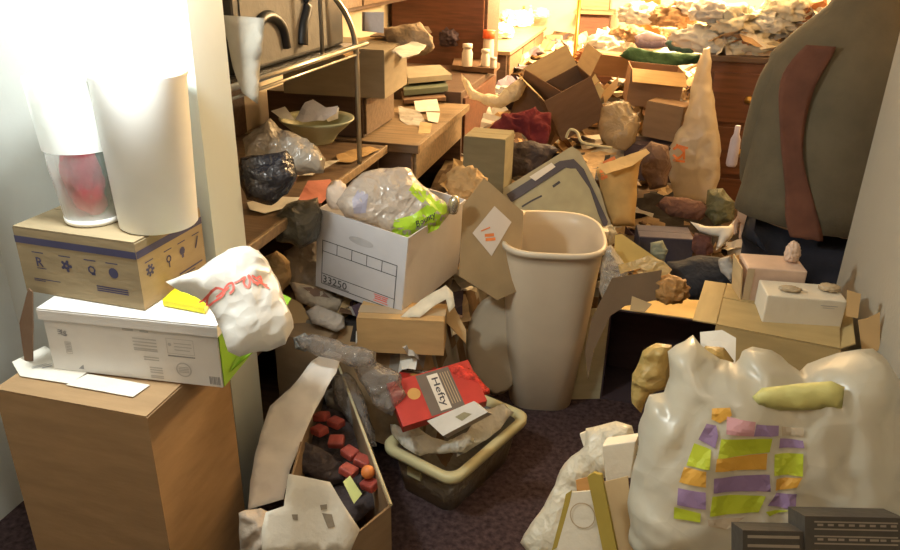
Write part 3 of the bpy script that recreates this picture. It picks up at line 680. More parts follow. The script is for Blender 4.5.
lump('plastic_bag', [(242, 138), (256, 128), (272, 121), (284, 132), (300, 136), (318, 146), (326, 158), (322, 172), (300, 176), (284, 172), (262, 166), (246, 158)], 2.28, .08, film('brown_film', (.34, .29, .23), .1, .2, .2, .8), 'crumpled translucent brownish bag on the shelf in front of olive bowl', 'bag', 45, seed=11, amp=.02)
lump('black_bag', [(240, 158), (262, 156), (285, 152), (294, 160), (296, 178), (290, 196), (270, 204), (246, 200), (238, 180)], 2.12, .12, film('black_film', (.025, .024, .03), 0, .25, .05, .6), 'black plastic bag lying on shelf beside white casing', 'bag', 20, seed=4, amp=.016)
crump('salmon_paper', [(298, 199), (308, 181), (330, 179), (337, 188), (322, 203), (312, 205)], None, mat('salmon', (.72, .26, .18), .7), 'salmon pink paper at the front edge of the wooden shelf', 'paper', 75, z=.80, amp=.003, seed=5)
crump('loose_paper', [(247, 203), (275, 196), (300, 198), (290, 207), (265, 214), (250, 210)], None, WPAPER, 'pale loose sheet below the black bag on shelf', 'paper', 85, z=.79, amp=.004, seed=7)
crump('loose_paper', [(296, 176), (318, 162), (340, 160), (326, 168), (312, 176)], None, WPAPER, 'white strip of paper behind the salmon paper', 'paper', 85, z=.80, amp=.006, seed=8)
crump('loose_paper', [(336, 155), (370, 146), (380, 149), (352, 163), (338, 162)], None, KRAFT, 'brown papers at far end of the wooden shelf top', 'paper', 88, z=.79, amp=.006, seed=9)
# things on lower boards, glimpsed
lump('grey_bag', [(285, 205), (318, 196), (322, 215), (318, 240), (300, 248), (276, 240), (270, 222)], 2.35, .12, film('grey_film', (.11, .105, .085), .1, .3, .1), 'dull grey bag on the lower board beneath salmon paper', 'bag', 20, seed=5, amp=.016)
# desk
r = empty('desk', (-1.25, 3.1, 0), 'dark wooden desk with light worn edge and cluttered top beyond the metal rack', 'desk')
rl('desktop', (-1.64, 2.885, .757), (-.88, 3.78, .785), LW, r); rl('edge', (-.879, 2.885, .752), (-.865, 3.78, .787), LW, r, .002); rl('edge', (-1.60, 2.872, .752), (-.866, 2.884, .787), MW, r, .002)
rl('side_panel', (-1.62, 2.89, 0), (-.90, 2.91, .756), DW, r); rl('side_panel', (-1.62, 3.75, 0), (-.90, 3.77, .756), DW, r)
rl('drawer_front', (-.91, 2.93, .62), (-.892, 3.73, .745), LW, r); rl('back_panel', (-1.63, 2.89, .2), (-1.621, 3.77, .756), DW, r)
r = empty('wall_cabinet', (-1.5, 3.7, 1.25), 'brown wooden wall cabinet above the desk at top of the left wall', 'cabinet')
rl('body', (-1.645, 2.88, 1.22), (-1.45, 4.70, 2.2), DW, r); rl('door', (-1.449, 2.90, 1.24), (-1.435, 3.78, 2.18), MW, r); rl('door', (-1.449, 3.80, 1.24), (-1.435, 4.68, 2.18), MW, r)
# low dark unit under the long box
r = empty('drawer_unit', (-1.3, 3.1, .788), 'dark wooden drawer unit on the desk under the long box', 'drawer unit')
rl('body', (-1.55, 2.92, .788), (-1.12, 3.30, .96), DW, r); rl('drawer_front', (-1.119, 2.93, .80), (-1.108, 3.29, .95), MW, r)
carton('long_box', 'long beige cardboard box on the dark drawer unit with papers heaped on top', 'box', TM((-1.235, 3.05, .965), .06), (.43, .36, .185), card('beige_box', (.29, .24, .17)), closed=True, tape=False)
for k, (pts, z, m_, lb) in enumerate((([(335, 50), (362, 38), (402, 33), (428, 30), (420, 40), (380, 48), (345, 56)], 1.15, KRAFT, 'tan flattened cardboard lying on the long beige box'),
      ([(370, 36), (395, 28), (428, 27), (432, 33), (400, 38)], 1.175, MW, 'thin brown board above flattened cardboard on long box'),
      ([(392, 50), (412, 42), (426, 46), (418, 54), (402, 58)], 1.15, WPAPER, 'curled pale paper at the right end of long box'))):
    crump('board' if k < 2 else 'loose_paper', pts, None, m_, lb, 'cardboard' if k < 2 else 'paper', 88, z=z, amp=.005, th=.005, seed=k)
slab('white_card_box', Fr(372, 24, 3.0, tilt=5, turn=10), [(362, 12), (381, 12), (381, 33), (362, 31)], .06, LIL, 'small upright whitish box behind the flattened cardboard', 'box')
lump('papers', [(383, 30), (420, 22), (432, 36), (436, 48), (424, 56), (408, 58), (386, 40)], 3.35, .08, crum('paper_mess', (.30, .22, .14), .8), 'untidy bundle of tan papers right of the long box', 'papers', 30, amp=.02, seed=3)
# books / boxes on desk right
for k, (pts, z, h, m_, lb) in enumerate((([(400, 92), (440, 90), (446, 101), (404, 104)], .80, .02, DCARD, 'dark flat book lowest on the desk pile'),
      ([(402, 80), (442, 78), (448, 92), (404, 96)], .83, .03, mat('green_box', (.10, .12, .08), .6), 'dark green flat carton with pale stripe on the desk pile'),
      ([(404, 72), (440, 70), (452, 80), (408, 84)], .875, .03, mat('olive_card', (.28, .24, .17), .7), 'dull olive flat carton topmost of the desk pile'))):
    slab('flat_carton', Fr(420, pts[0][1]+8, z=z, tilt=90), pts, h, m_, lb, 'box')
crump('envelope', [(414, 101), (437, 99), (440, 111), (416, 112)], None, WPAPER, 'small white label card on papers at desk front', 'card', 80, z=.81, amp=.002)
crump('envelope', [(426, 112), (440, 113), (438, 123), (428, 121)], None, WPAPER, 'square pale card nearest the desk edge', 'card', 80, z=.80, amp=.002)
crump('loose_paper', [(398, 106), (420, 112), (428, 126), (412, 130), (400, 120)], None, GPAPER, 'crumpled clear and grey papers on near corner of desk', 'paper', 85, z=.79, amp=.008)
crump('loose_paper', [(420, 122), (432, 124), (430, 134), (418, 134)], None, TAN, 'tan card at the desk corner nearest the viewer', 'paper', 85, z=.79, amp=.004)
# bottles at desk far end
def bottle(px, py, z, rad, h, m, capm, label, y=None, neck=.4, caph=.2, nm='bottle', group=None, spray=False):
    P = onz(px, py, z) if y is None else ony(px, py, y)
    r = empty(nm, Matrix.Translation(P), label, 'bottle', group)
    link('body', lathe([(.001, 0), (rad, 0), (rad*1.03, .004), (rad, h*.6), (rad*neck, h*.78), (rad*neck, h*.82), (.001, h*.82)], 20), m, r, None, True)
    link('cap', lathe([(.001, h*.822), (rad*neck*1.25, h*.822), (rad*neck*(1.2 if not spray else .7), h*(.82+caph)), (.001, h*(.82+caph))], 18), capm, r, None, True)
    return r
PW = mat('bottle_white', (.68, .62, .55), .4, var=.03, bump=0); ORC = mat('orange_cap', (.80, .14, .04), .4, var=.03, bump=0)
YB = 3.95
slab('tray_box', Fr(480, 72, z=.84, tilt=90), [(452, 70), (494, 74), (500, 68), (470, 60), (454, 62)], .03, DCARD, 'dark shallow tray holding pill bottles past the desk', 'tray')
r = empty('side_cabinet', (-1.2, 4.15, 0), 'dark brown side cabinet between the desk and carved dresser', 'cabinet')
rl('body', (-1.60, 3.82, 0), (-.92, 4.70, .835), DW, r); rl('door', (-.9195, 3.86, .05), (-.905, 4.66, .80), RW, r)
bottle(467, 66, .872, .032, .125, PW, PW, 'squat white bottle on tray, left of the orange capped one', neck=.75)
bottle(485, 66, .872, .026, .095, PW, PW, 'small white pill bottle in front of the orange capped bottle', neck=.8)
bottle(493, 68, .872, .02, .06, PW, PW, 'tiny pale pill bottle at right end of tray', neck=.8)
bottle(488, 60, .872, .034, .16, PW, ORC, 'white bottle with bright orange cap on tray', neck=.92, caph=.3)
bottle(443, 34, .99, .026, .16, mat('spray_body', (.45, .40, .36), .4), PW, 'slim spray bottle with white pointed nozzle by the brown panel', neck=.6, caph=.3, spray=True)
bottle(431, 40, .93, .035, .28, PW, PW, 'tall pale bottle standing left of the slim spray bottle', neck=.5, caph=.25)
slab('cabinet_box', Fr(448, 40, z=.87, tilt=88), [(428, 44), (472, 42), (478, 34), (440, 30)], .05, mat('tan_box2', (.42, .31, .18), .8), 'tan box lying behind bottles on the side cabinet', 'box')
wad('dark_basket', TM(onz(449, 46, .94)), (.06, .05, .06), BLKCARD, 'dark spiky bundle in front of the spray bottle', 'bundle', 3, .5)
# tall brown panel (hutch side)
r = empty('wardrobe', (-1.2, 4.9, 0), 'tall plain dark reddish brown wardrobe behind the bottles', 'wardrobe')
rl('body', (-1.62, 4.78, 0), (-1.02, 5.20, 2.1), RW, r); rl('door', (-1.0195, 4.80, .06), (-1.0, 5.18, 2.06), DW, r); 
# carved dresser
r = empty('dresser', (-1.25, 6.2, 0), 'long low dresser with three carved drawer fronts under bright lamp light', 'dresser')
rl('body', (-1.60, 5.30, 0), (-.96, 7.05, .835), DW, r); rl('top', (-1.62, 5.27, .836), (-.93, 7.08, .862), LW, r)
for k in range(3):
    for zz in (.60, .36, .12):
        y0 = 5.34+.57*k; d = rl('drawer', (-.9595, y0, zz), (-.942, y0+.54, zz+.22), MW, r)
        d2 = link('handle', tube(smoothpts([Vector((-.94, y0+.18, zz+.12))-r.location, Vector((-.915, y0+.22, zz+.09))-r.location, Vector((-.915, y0+.32, zz+.09))-r.location, Vector((-.94, y0+.36, zz+.12))-r.location], 4), .009), BLK, d, None, True)
for k, (px, py, rad, m_, lb) in enumerate(((500, 38, .10, WPAPER, 'bright crumpled papers at near end of dresser top'), (520, 26, .12, WPAPER, 'bright heap of white papers in the middle of dresser top'), (508, 22, .10, PW, 'pale bundle near the wall on dresser top'), (540, 18, .09, WPAPER, 'pale papers at far end of dresser top'))):
    wad('paper_bundle', TM(onz(px, py, .864), k), (rad, rad*.8, rad*.6), m_, lb, 'papers', k+3, .4)
for k in range(5):
    bottle(502+k*7, 34-k*4, .864, .025, .12+.02*(k % 2), PW, (ORC, PW, MW)[k % 3], ('small bottle with orange cap nearest on the dresser top', 'second small pale bottle on dresser top', 'pale bottle with brown cap on dresser top', 'bottle with orange cap at far part of dresser top', 'farthest small pale bottle on dresser top')[k])
# picture on left wall above dresser, brass pole lamp, far cabinet
r = empty('wall_shelf', (-1.55, 6.2, 1.1), 'brown wall shelf over the dresser top', 'shelf'); rl('board', (-1.645, 5.5, 1.06), (-1.42, 6.9, 1.12), RW, r); rl('bracket', (-1.645, 5.6, .98), (-1.5, 5.64, 1.059), RW, r); rl('bracket', (-1.645, 6.76, .98), (-1.5, 6.8, 1.059), RW, r)
BR = mat('brass', (.42, .24, .06), .3, metal=.8, var=.05, bump=0)
r = empty('floor_lamp', (-.51, 5.5, 0), 'slender brass floor lamp pole rising from the heap in front of bright wall', 'lamp')
link('base', lathe([(.001, 0), (.14, 0), (.14, .02), (.02, .04), (.001, .04)], 28), BR, r, None, True); link('pole', tube([(0, 0, .03), (0, 0, 1.42)], .014), BR, r, None, True)
lathe.cap = False; link('lamp_shade', lathe([(.22, 1.38), (.14, 1.66), (.135, 1.66), (.215, 1.38)], 30), mat('shade_cloth', (.8, .65, .4), .8), r, None, True); lathe.cap = True
r = empty('wooden_cabinet', (-.5, 7.9, 0), 'orange brown wooden cabinet against the glowing back wall', 'cabinet')
rl('body', (-.72, 7.80, .0), (-.42, 8.09, .93), RW, r); rl('shelf_board', (-.76, 7.70, .931), (-.38, 8.09, .96), LW, r); rl('upper_panel', (-.70, 7.86, .961), (-.44, 8.09, 1.6), LW, r)
slab('orange_box', Fr(648, 4, 5.2, tilt=0), [(641, -8), (661, -8), (660, 40), (641, 40)], .12, mat('orange_card', (.42, .15, .04), .7), 'small orange brown box standing high in the bright pile', 'box')
# ================================================================== MIDDLE PILE
def cfit(name, label, cat, loc, yaw, tx, ty, dims, m, **k): return carton(name, label, cat, TM(loc, yaw, tx, ty), dims, m, **k)
cfit('narrow_box', 'upright olive cardboard box with tan top beyond the archive box', 'box', (-.605, 3.03, .55), -.03, 0, 0, (.175, .17, .27), card('olive_board', (.20, .17, .10)), closed=True, tape=False)
# dark tilted boxes
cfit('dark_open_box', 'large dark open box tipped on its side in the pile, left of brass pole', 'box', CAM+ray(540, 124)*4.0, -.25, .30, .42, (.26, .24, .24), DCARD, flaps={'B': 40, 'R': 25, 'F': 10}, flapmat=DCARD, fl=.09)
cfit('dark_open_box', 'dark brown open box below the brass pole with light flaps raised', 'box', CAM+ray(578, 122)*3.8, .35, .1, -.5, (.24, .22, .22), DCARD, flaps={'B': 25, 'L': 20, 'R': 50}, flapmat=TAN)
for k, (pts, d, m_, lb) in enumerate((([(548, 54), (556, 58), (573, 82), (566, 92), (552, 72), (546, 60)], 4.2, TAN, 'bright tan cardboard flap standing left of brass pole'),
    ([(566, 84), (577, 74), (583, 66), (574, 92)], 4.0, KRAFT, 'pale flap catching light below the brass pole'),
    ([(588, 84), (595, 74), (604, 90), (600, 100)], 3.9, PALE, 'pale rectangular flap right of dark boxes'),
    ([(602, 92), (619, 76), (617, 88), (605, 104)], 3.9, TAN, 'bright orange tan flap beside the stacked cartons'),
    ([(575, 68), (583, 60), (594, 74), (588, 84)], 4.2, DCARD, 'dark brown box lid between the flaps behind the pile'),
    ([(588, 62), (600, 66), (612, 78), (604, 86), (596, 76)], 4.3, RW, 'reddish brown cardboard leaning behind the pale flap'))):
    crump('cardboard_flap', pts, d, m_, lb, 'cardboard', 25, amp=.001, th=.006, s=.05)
cfit('reddish_carton', 'reddish brown open carton with flap, uppermost of the pile under green cloth', 'box', (.026, 3.755, .86), .102, .0, .058, (.242, .25, .165), card('reddish_card', (.30, .17, .09)), flaps={'F': 110}, flapmat=KRAFT)
cfit('brown_carton', 'square brown carton leaning in front of the reddish one', 'box', (.105, 3.45, .77), -.346, -.03, .056, (.165, .14, .15), card('brown_box', (.24, .15, .085)), closed=True, tape=False)
cfit('dark_carton', 'dark carton under the square brown one, half buried', 'box', (.06, 3.4, .60), -.1, 0, 0, (.22, .16, .15), BLKCARD, closed=True, tape=False)
cfit('wide_carton', 'reddish carton behind the raised light flaps', 'box', CAM+ray(610, 74)*4.15, .2, 0, .1, (.22, .2, .10), card('reddish_card', (.30, .17, .09)), closed=True)
GCL = crum('green_cloth', (.035, .085, .035), .9, 16)
lump('green_cloth', [(618, 56), (630, 47), (660, 52), (700, 54), (699, 64), (672, 67), (645, 68), (630, 60)], 4.0, .03, GCL, 'dark green cloth spread over the reddish carton', 'cloth', 35, amp=.012)
for k in range(3):
    lump('folded_clothes', [(634, 42-k*3), (648, 37-k*3), (664, 42-k*3), (668, 47-k*3), (652, 49-k*3), (638, 48-k*3)], 4.25, .03, mat('mauve_%d' % k, [(.16, .12, .17), (.30, .24, .32), (.42, .34, .40)][k], .9), ('dark folded garment lowest on green cloth', 'mauve folded garment in middle of the small stack', 'pale lilac folded garment topmost on green cloth')[k], 'clothes', 40, amp=.004, seed=k)
lump('teal_cloth', [(664, 44), (672, 38), (690, 42), (702, 50), (690, 54), (670, 52)], 4.15, .04, mat('teal_cloth', (.06, .12, .12), .9), 'dark teal cloth beside the lilac garments', 'cloth', 35)
# bright pile of papers and clothes on top right
r = empty('chest_of_drawers', (.75, 4.0, 0), 'dark brown chest of drawers under the bright pile, plastic bag hung on it', 'chest of drawers')
rl('body', (.26, 3.62, 0), (1.2, 4.15, 1.085), RW, r); rl('top', (.24, 3.60, 1.086), (1.22, 4.17, 1.11), DW, r)
for zz in (.1, .34, .58, .82):
    d = rl('drawer', (.29, 3.605, zz), (1.17, 3.6195, zz+.22), RW, r)
    link('knob', lathe([(.001, 0), (.012, .0), (.02, .02), (.001, .028)], 14), BR, d, TM(Vector((.45, 3.603, zz+.11))-r.location, 0, PI/2), True); link('knob', lathe([(.001, 0), (.012, .0), (.02, .02), (.001, .028)], 14), BR, d, TM(Vector((1.0, 3.603, zz+.11))-r.location, 0, PI/2), True)
random.seed(11)
PM = [WPAPER, PW, mat('peach_cloth', (.66, .48, .32), .8, bump=.3), mat('cream_cloth', (.70, .62, .46), .85, bump=.3), mat('tan_cloth', (.40, .25, .13), .85, bump=.3), mat('rust_cloth', (.42, .16, .06), .85, bump=.3)]
MN = ['white', 'off-white', 'peach', 'cream', 'tan', 'rust brown']
POS = [('over the left end of the chest top', 722, 42), ('in middle of chest top', 742, 44), ('at the front edge of chest top', 760, 48), ('behind the hung bag', 700, 38), ('on the crest of bright pile', 735, 20), ('high on the pile near the person', 770, 22), ('at top of frame above the hung bag', 712, 12), ('at far left of bright pile', 610, 44), ('above the folded garments', 655, 26), ('beside the orange brown box', 672, 16), ('near the brass pole', 596, 56), ('behind the green cloth', 690, 28), ('under top edge of picture, mid pile', 690, 6), ('by the lilac garments, left side', 628, 34), ('at the top right of bright pile', 790, 8), ('in the far bright corner', 640, 14)]
for k, (w_, px, py) in enumerate(POS):
    onchest = px > 695; P = ony(px, py, 3.8 if onchest else 4.7+.25*(k % 3)); mi = [0, 3, 2, 0, 3, 0, 1, 0, 2, 4, 5, 4, 1, 4, 3, 0][k]; rd = random.uniform(.08, .12)
    wad('crumpled_cloth' if mi > 1 else 'crumpled_paper', TM(P-Vector((0, 0, rd*.5)), random.uniform(0, 6)), (rd*1.25, rd, rd*.6), PM[mi], 'crumpled %s %s %s' % (MN[mi], 'cloth' if mi > 1 else 'paper', w_), 'cloth' if mi > 1 else 'paper', k+2, .55, n=4)
# sheets on chest and pile as stuff
b = bmesh.new()
for k in range(420):
    if k % 2: x, y = random.uniform(.28, 1.15), random.uniform(3.65, 4.1); z = 1.12+random.uniform(0, .22)*(1-abs(x-.7)/.6)
    else: x, y = random.uniform(-.35, 1.0), random.uniform(4.3, 5.6); z = .78+random.uniform(0, .4)*(.5+.5*min(1, max(0, x+.2)))
    s1 = random.uniform(.04, .09); M = TM((x, y, z), random.uniform(0, 6.3), random.gauss(0, .5), random.gauss(0, .5)); mi = random.choices(range(6), (30, 15, 12, 20, 12, 5))[0]; g = {}
    for i in range(4):
        for j in range(3): g[i, j] = b.verts.new(M @ Vector(((i/1.5-1)*s1, (j-1)*s1*.7, random.uniform(-.3, .3)*s1)))
    for i in range(3):
        for j in range(2): b.faces.new((g[i, j], g[i+1, j], g[i+1, j+1], g[i, j+1])).material_index = mi
tag(link('paper_drift', b, PM), 'bright drift of loose papers and cloth scraps over the chest top and far pile', 'papers', kind='stuff')
# hung plastic bag
fr = Fr(692, 140, 3.42, tilt=4, turn=0)
out = [(703, 50), (709, 48), (711, 62), (711, 80), (714, 100), (719, 130), (721, 150), (719, 180), (714, 206), (700, 203), (690, 198), (676, 196), (668, 180), (665, 165), (668, 148), (676, 134), (684, 120), (690, 96), (695, 72)]
hb = pillow('hanging_bag', fr, out, .12, film('hung_film', (.66, .58, .45), .12, .3, .4, .5, 10, .6, .02), 'long white plastic carrier bag with orange print hanging by its handles from dark chest', 'bag', s=.018, amp=.018, freq=12, seed=6)
decal(hb, [stroke(fr, q, .010, .05) for q in ([(673, 150), (678, 147), (684, 152), (678, 158), (673, 155)], [(676, 145), (688, 148)], [(684, 146), (684, 159)], [(673, 160), (685, 161)])], ORINK, 'lettering', label='orange print')
# red plaid cloth
PL = crum('plaid_red', (.15, .018, .022), .9, 14, 1.)
lump('plaid_cloth', [(490, 130), (500, 118), (512, 110), (535, 108), (548, 116), (550, 132), (544, 148), (530, 145), (520, 136), (500, 134)], 3.55, .07, PL, 'crumpled dark red plaid cloth between narrow box and dark boxes', 'cloth', 30, amp=.035)
lump('black_cloth', [(505, 140), (530, 140), (560, 150), (540, 170), (510, 180), (498, 160)], 3.4, .08, KDARK, 'black cloth beneath the red plaid cloth', 'cloth', 30, amp=.02)
lump('white_bag', [(462, 72), (470, 82), (482, 96), (498, 96), (505, 88), (520, 78), (527, 86), (518, 98), (500, 108), (484, 104), (470, 98), (463, 86)], 3.75, .07, film('cream_film', (.80, .70, .50), .05, .3, .35), 'crumpled cream plastic bag sagging off the desk end', 'bag', 30, amp=.02, seed=9)
lump('brown_plastic', [(600, 108), (612, 100), (632, 104), (640, 120), (636, 140), (624, 152), (606, 146), (598, 128)], 3.45, .10, film('tan_film', (.42, .31, .18), .15, .15, .25, .9), 'shiny crumpled tan plastic in front of square brown carton', 'bag', 30, amp=.022, seed=12)
link_o = link('cord', tube(smoothpts([CAM+ray(*p)*d for p, d in (((566, 138), 3.3), ((570, 130), 3.3), ((577, 132), 3.28), ((582, 142), 3.26), ((598, 146), 3.24), ((612, 148), 3.22))], 5), .006), PALE, None, None, True); tag(link_o, 'pale looped cord or tube above the large cream tote lid', 'cord')
# tote lid
fr = Fr(558, 205, 2.95, tilt=28, turn=-6)
tl = sheet('storage_tote', fr, [(504, 189), (572, 147), (580, 152), (600, 190), (613, 234), (560, 250), (500, 222)], mat('tote_cream', (.36, .31, .18), .5, bump=0), 'large cream plastic tote lying tipped with dark rim behind the bin', 'tote', th=.02, s=.05, amp=0)
iv = sheet('panel', fr, [(516, 206), (566, 170), (576, 170), (590, 190), (604, 232), (560, 246), (508, 222)], mat('tote_panel', (.36, .32, .18), .55, bump=0), th=.012, s=.05, amp=0, parent=tl, M=Matrix.Translation((0, 0, .018)))
dk = sheet('rim', fr, [(507, 195), (560, 162), (574, 160), (584, 170), (608, 222), (606, 232), (592, 200), (578, 172), (566, 168), (512, 203)], mat('tote_rim', (.06, .045, .05), .5), th=.006, s=.05, amp=0, parent=tl, M=Matrix.Translation((0, 0, .014))); dk['label'] = 'dark inner rim'
lb = sheet('label_card', fr, [(530, 178), (552, 164), (556, 168), (536, 182)], WPAPER, th=.002, s=.05, amp=0, parent=tl, M=Matrix.Translation((0, 0, .022)))
flatprint(iv, Matrix.Translation((0, 0, .0065)), [stroke(fr, [(522, 207), (532, 201), (542, 196)], .007, .02), stroke(fr, [(553, 187), (560, 182)], .010, .02)], INK, 'print', 'small dark marks')
# paper sack
fr = Fr(620, 190, 2.95, tilt=10, turn=-14)
SK = mat('sack_paper', (.46, .31, .12), .85, var=.15, bump=.4, bscale=20)
sk = pillow('paper_sack', fr, [(597, 168), (620, 158), (646, 150), (641, 162), (638, 180), (636, 205), (634, 226), (612, 226), (606, 210), (600, 190)], .12, SK, 'tan kraft paper sack with orange red print standing right of the tote', 'sack', s=.014, amp=.008, freq=10, seed=2)
decal(sk, [stroke(fr, q, .012, .045) for q in ([(600, 164), (612, 158)], [(598, 172), (610, 168), (614, 160)], [(600, 179), (608, 176)], [(603, 165), (602, 180)])], ORINK, 'lettering', label='orange red print')
crump('sack_flap', [(597, 166), (646, 149), (650, 153), (632, 166), (606, 174)], 2.86, card('light_kraft', (.62, .43, .2)), 'bright folded paper over the top of kraft sack', 'paper', 50, amp=.003)
lump('brown_bag', [(640, 150), (652, 140), (668, 146), (672, 166), (666, 186), (650, 190), (642, 176)], 3.1, .10, crum('brown_crumple', (.13, .075, .05)), 'dark brown bag between kraft sack and hanging bag', 'bag', 10, amp=.01)
# blue box
r = cfit('blue_box', 'dark navy blue box with grey top behind the open black lined box', 'box', (.135, 2.80, .43), .14, 0, 0, (.20, .13, .12), mat('navy_box', (.025, .03, .06), .6), closed=True, tape=False, flapmat=mat('grey_top', (.12, .11, .14), .8))  # top flaps are a paler grey than the navy sides
for k, (pts, d, th_, m_, lb, ct, nm) in enumerate((
    ([(708, 190), (724, 188), (736, 204), (732, 222), (716, 226), (704, 214)], 3.1, .08, crum('dark_green_film', (.09, .09, .045), .5), 'dull green bag below the hanging white bag', 'bag', 'green_bag'),
    ([(690, 222), (705, 226), (728, 226), (734, 220), (735, 232), (722, 248), (716, 250), (718, 236), (700, 232)], 2.75, .03, WPAPER, 'torn white strip of cloth beside the navy box', 'cloth', 'white_cloth'),
    ([(665, 196), (700, 200), (712, 210), (700, 220), (670, 216), (655, 206)], 3.1, .06, crum('red_brown_crumple', (.13, .06, .04)), 'reddish brown garment behind the navy box', 'clothes', 'brown_garment'),
    ([(694, 232), (712, 236), (714, 252), (700, 262), (692, 250)], 2.75, .06, crum('maroon', (.09, .035, .03)), 'maroon cloth against right side of navy box', 'cloth', 'maroon_cloth'),
    ([(650, 244), (662, 240), (668, 250), (664, 262), (652, 258)], 2.6, .03, mat('sage', (.20, .22, .16), .7), 'small sage green wrapper at foot of navy box', 'wrapper', 'wrapper'),
    ([(668, 262), (700, 256), (735, 258), (745, 280), (730, 302), (690, 300), (665, 290)], 2.55, .12, crum('black_cloth2', (.03, .03, .036), .9), 'black clothes lying at the feet of person', 'clothes', 'black_clothes'),
    ([(718, 258), (730, 256), (736, 272), (730, 282), (720, 274)], 2.45, .03, GPAPER, 'small grey scrap on the black clothes', 'scrap', 'grey_scrap'))):
    lump(nm, pts, d, th_, m_, lb, ct, 35, amp=.010, seed=k+3)
b = lathe([(.001, 0), (.016, 0), (.02, .01), (.018, .10), (.010, .12), (.010, .15), (.001, .15)], 16); tag(link('pale_bottle', b, mat('lilac_plastic', (.45, .40, .46), .4), None, TM(CAM+ray(731, 166)*3.0), True), 'slim pale lilac bottle between hanging bag and person', 'bottle')
# clear wrap right of bin
lump('clear_wrap', [(604, 250), (614, 244), (622, 256), (628, 272), (622, 290), (606, 300), (598, 288), (600, 270)], 2.5, .06, CLEAR, 'crumpled clear plastic wrap against right side of the bin', 'plastic wrap', 20, amp=.02, seed=3)
lump('clear_wrap', [(600, 228), (612, 226), (618, 236), (612, 246), (602, 244)], 2.7, .05, film('pale_film', (.6, .55, .42), .3, .15, .3, 1.), 'small knot of pale film beside the rim of bin', 'plastic wrap', 20, amp=.02, seed=5)
# kraft box with flaps & dark flap
fr = Fr(640, 262, 2.45, tilt=45)
crump('kraft_flap', [(614, 262), (615, 235), (622, 234), (662, 262), (640, 262), (622, 268)], 2.55, card('gold_kraft', (.55, .38, .12)), 'golden kraft cardboard flap standing right of the bin', 'cardboard', 25, amp=.001, th=.004, s=.05)
crump('film_strip', [(618, 266), (648, 256), (664, 262), (672, 270), (662, 282), (655, 276), (640, 268), (620, 274)], 2.45, film('amber_film', (.62, .48, .22), .2, .1, .3, 1.), 'glossy amber film crumpled over the golden flap', 'plastic wrap', 40, amp=.012)
crump('dark_flap', [(612, 278), (662, 270), (657, 300), (625, 306), (610, 316), (594, 350), (588, 380), (585, 350), (592, 318)], 2.32, card('umber', (.15, .10, .06)), 'dark brown cardboard panel leaning between bin and open box', 'cardboard', 20, amp=.001, th=.005, s=.05)
wad('brown_paper', TM(CAM+ray(669, 300)*2.35), (.05, .045, .042), crum('rust_paper', (.36, .19, .06), .6), 'rust brown crumpled paper on top edge of the open box', 'paper', 8, .35)
# open box, mouth towards the viewer
W, H, D = .40, .375, .25
Mo = TM((.175, 2.565, .0), -.02)
r = empty('open_box', Mo, 'large open box lying on its side with black interior and tan flaps', 'box')
b = bmesh.new(); t = .006
bb(b, (-W/2, -D/2, 0), (W/2, D/2, t)); bb(b, (-W/2, -D/2, H-t), (W/2, D/2, H)); bb(b, (-W/2, -D/2, t), (-W/2+t, D/2, H-t)); bb(b, (W/2-t, -D/2, t), (W/2, D/2, H-t)); bb(b, (-W/2+t, D/2-t, t), (W/2-t, D/2, H-t))
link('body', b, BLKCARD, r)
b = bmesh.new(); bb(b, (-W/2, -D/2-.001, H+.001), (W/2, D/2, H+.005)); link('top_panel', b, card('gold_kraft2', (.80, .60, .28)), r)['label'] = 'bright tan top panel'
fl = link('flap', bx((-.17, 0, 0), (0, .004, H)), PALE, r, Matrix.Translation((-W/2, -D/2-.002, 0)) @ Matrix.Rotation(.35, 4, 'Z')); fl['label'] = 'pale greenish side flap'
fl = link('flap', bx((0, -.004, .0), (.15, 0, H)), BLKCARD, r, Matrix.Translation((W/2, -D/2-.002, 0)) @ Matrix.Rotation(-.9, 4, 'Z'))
crump('kraft_corner', [(630, 310), (632, 296), (652, 304), (645, 312)], 2.3, TAN, 'small pale triangular flap on the top left of open box', 'cardboard', 20, amp=0, th=.004)
# ================================================================== FOREGROUND LEFT: grocery box
def prism_open(name, label, cat, pts, ztop, zbot, m, t=.005):
    fr = Fr(pts[0][0], pts[0][1], z=ztop, tilt=90); P = [fr.uv(p) for p in pts]; c = sum(P, Vector((0, 0)))/len(P); h = ztop-zbot
    area = sum(P[i].x*P[(i+1) % len(P)].y-P[(i+1) % len(P)].x*P[i].y for i in range(len(P)))
    if area < 0: P = P[::-1]
    I = []
    n = len(P)
    for i in range(n):
        a, b_, d = P[i-1], P[i], P[(i+1) % n]; e1 = (b_-a).normalized(); e2 = (d-b_).normalized(); nn = (Vector((-e1.y, e1.x))+Vector((-e2.y, e2.x))).normalized(); I.append(b_+nn*t*1.3)
    bm = bmesh.new(); vo = [[bm.verts.new((p.x, p.y, z)) for p in P] for z in (0, -h)]; vi = [[bm.verts.new((p.x, p.y, z)) for p in I] for z in (0, -h+t)]
    for i in range(n):
        j = (i+1) % n
        bm.faces.new((vo[0][i], vo[0][j], vo[1][j], vo[1][i])); bm.faces.new((vi[0][i], vi[1][i], vi[1][j], vi[0][j])); bm.faces.new((vo[0][i], vi[0][i], vi[0][j], vo[0][j]))
    bm.faces.new(vo[1]); bm.faces.new(vi[1])
    r = empty(name, fr.M, label, cat); link('body', bm, m, r); return r, fr
gb, gfr = prism_open('grocery_box', 'narrow tall open brown box with white paper flap, full of red packs, near the tub', 'box', [(334, 353), (391, 506), (342, 546), (284, 500), (312, 400)], .32, .0, card('grocery_card', (.30, .21, .13)))
b = bmesh.new()
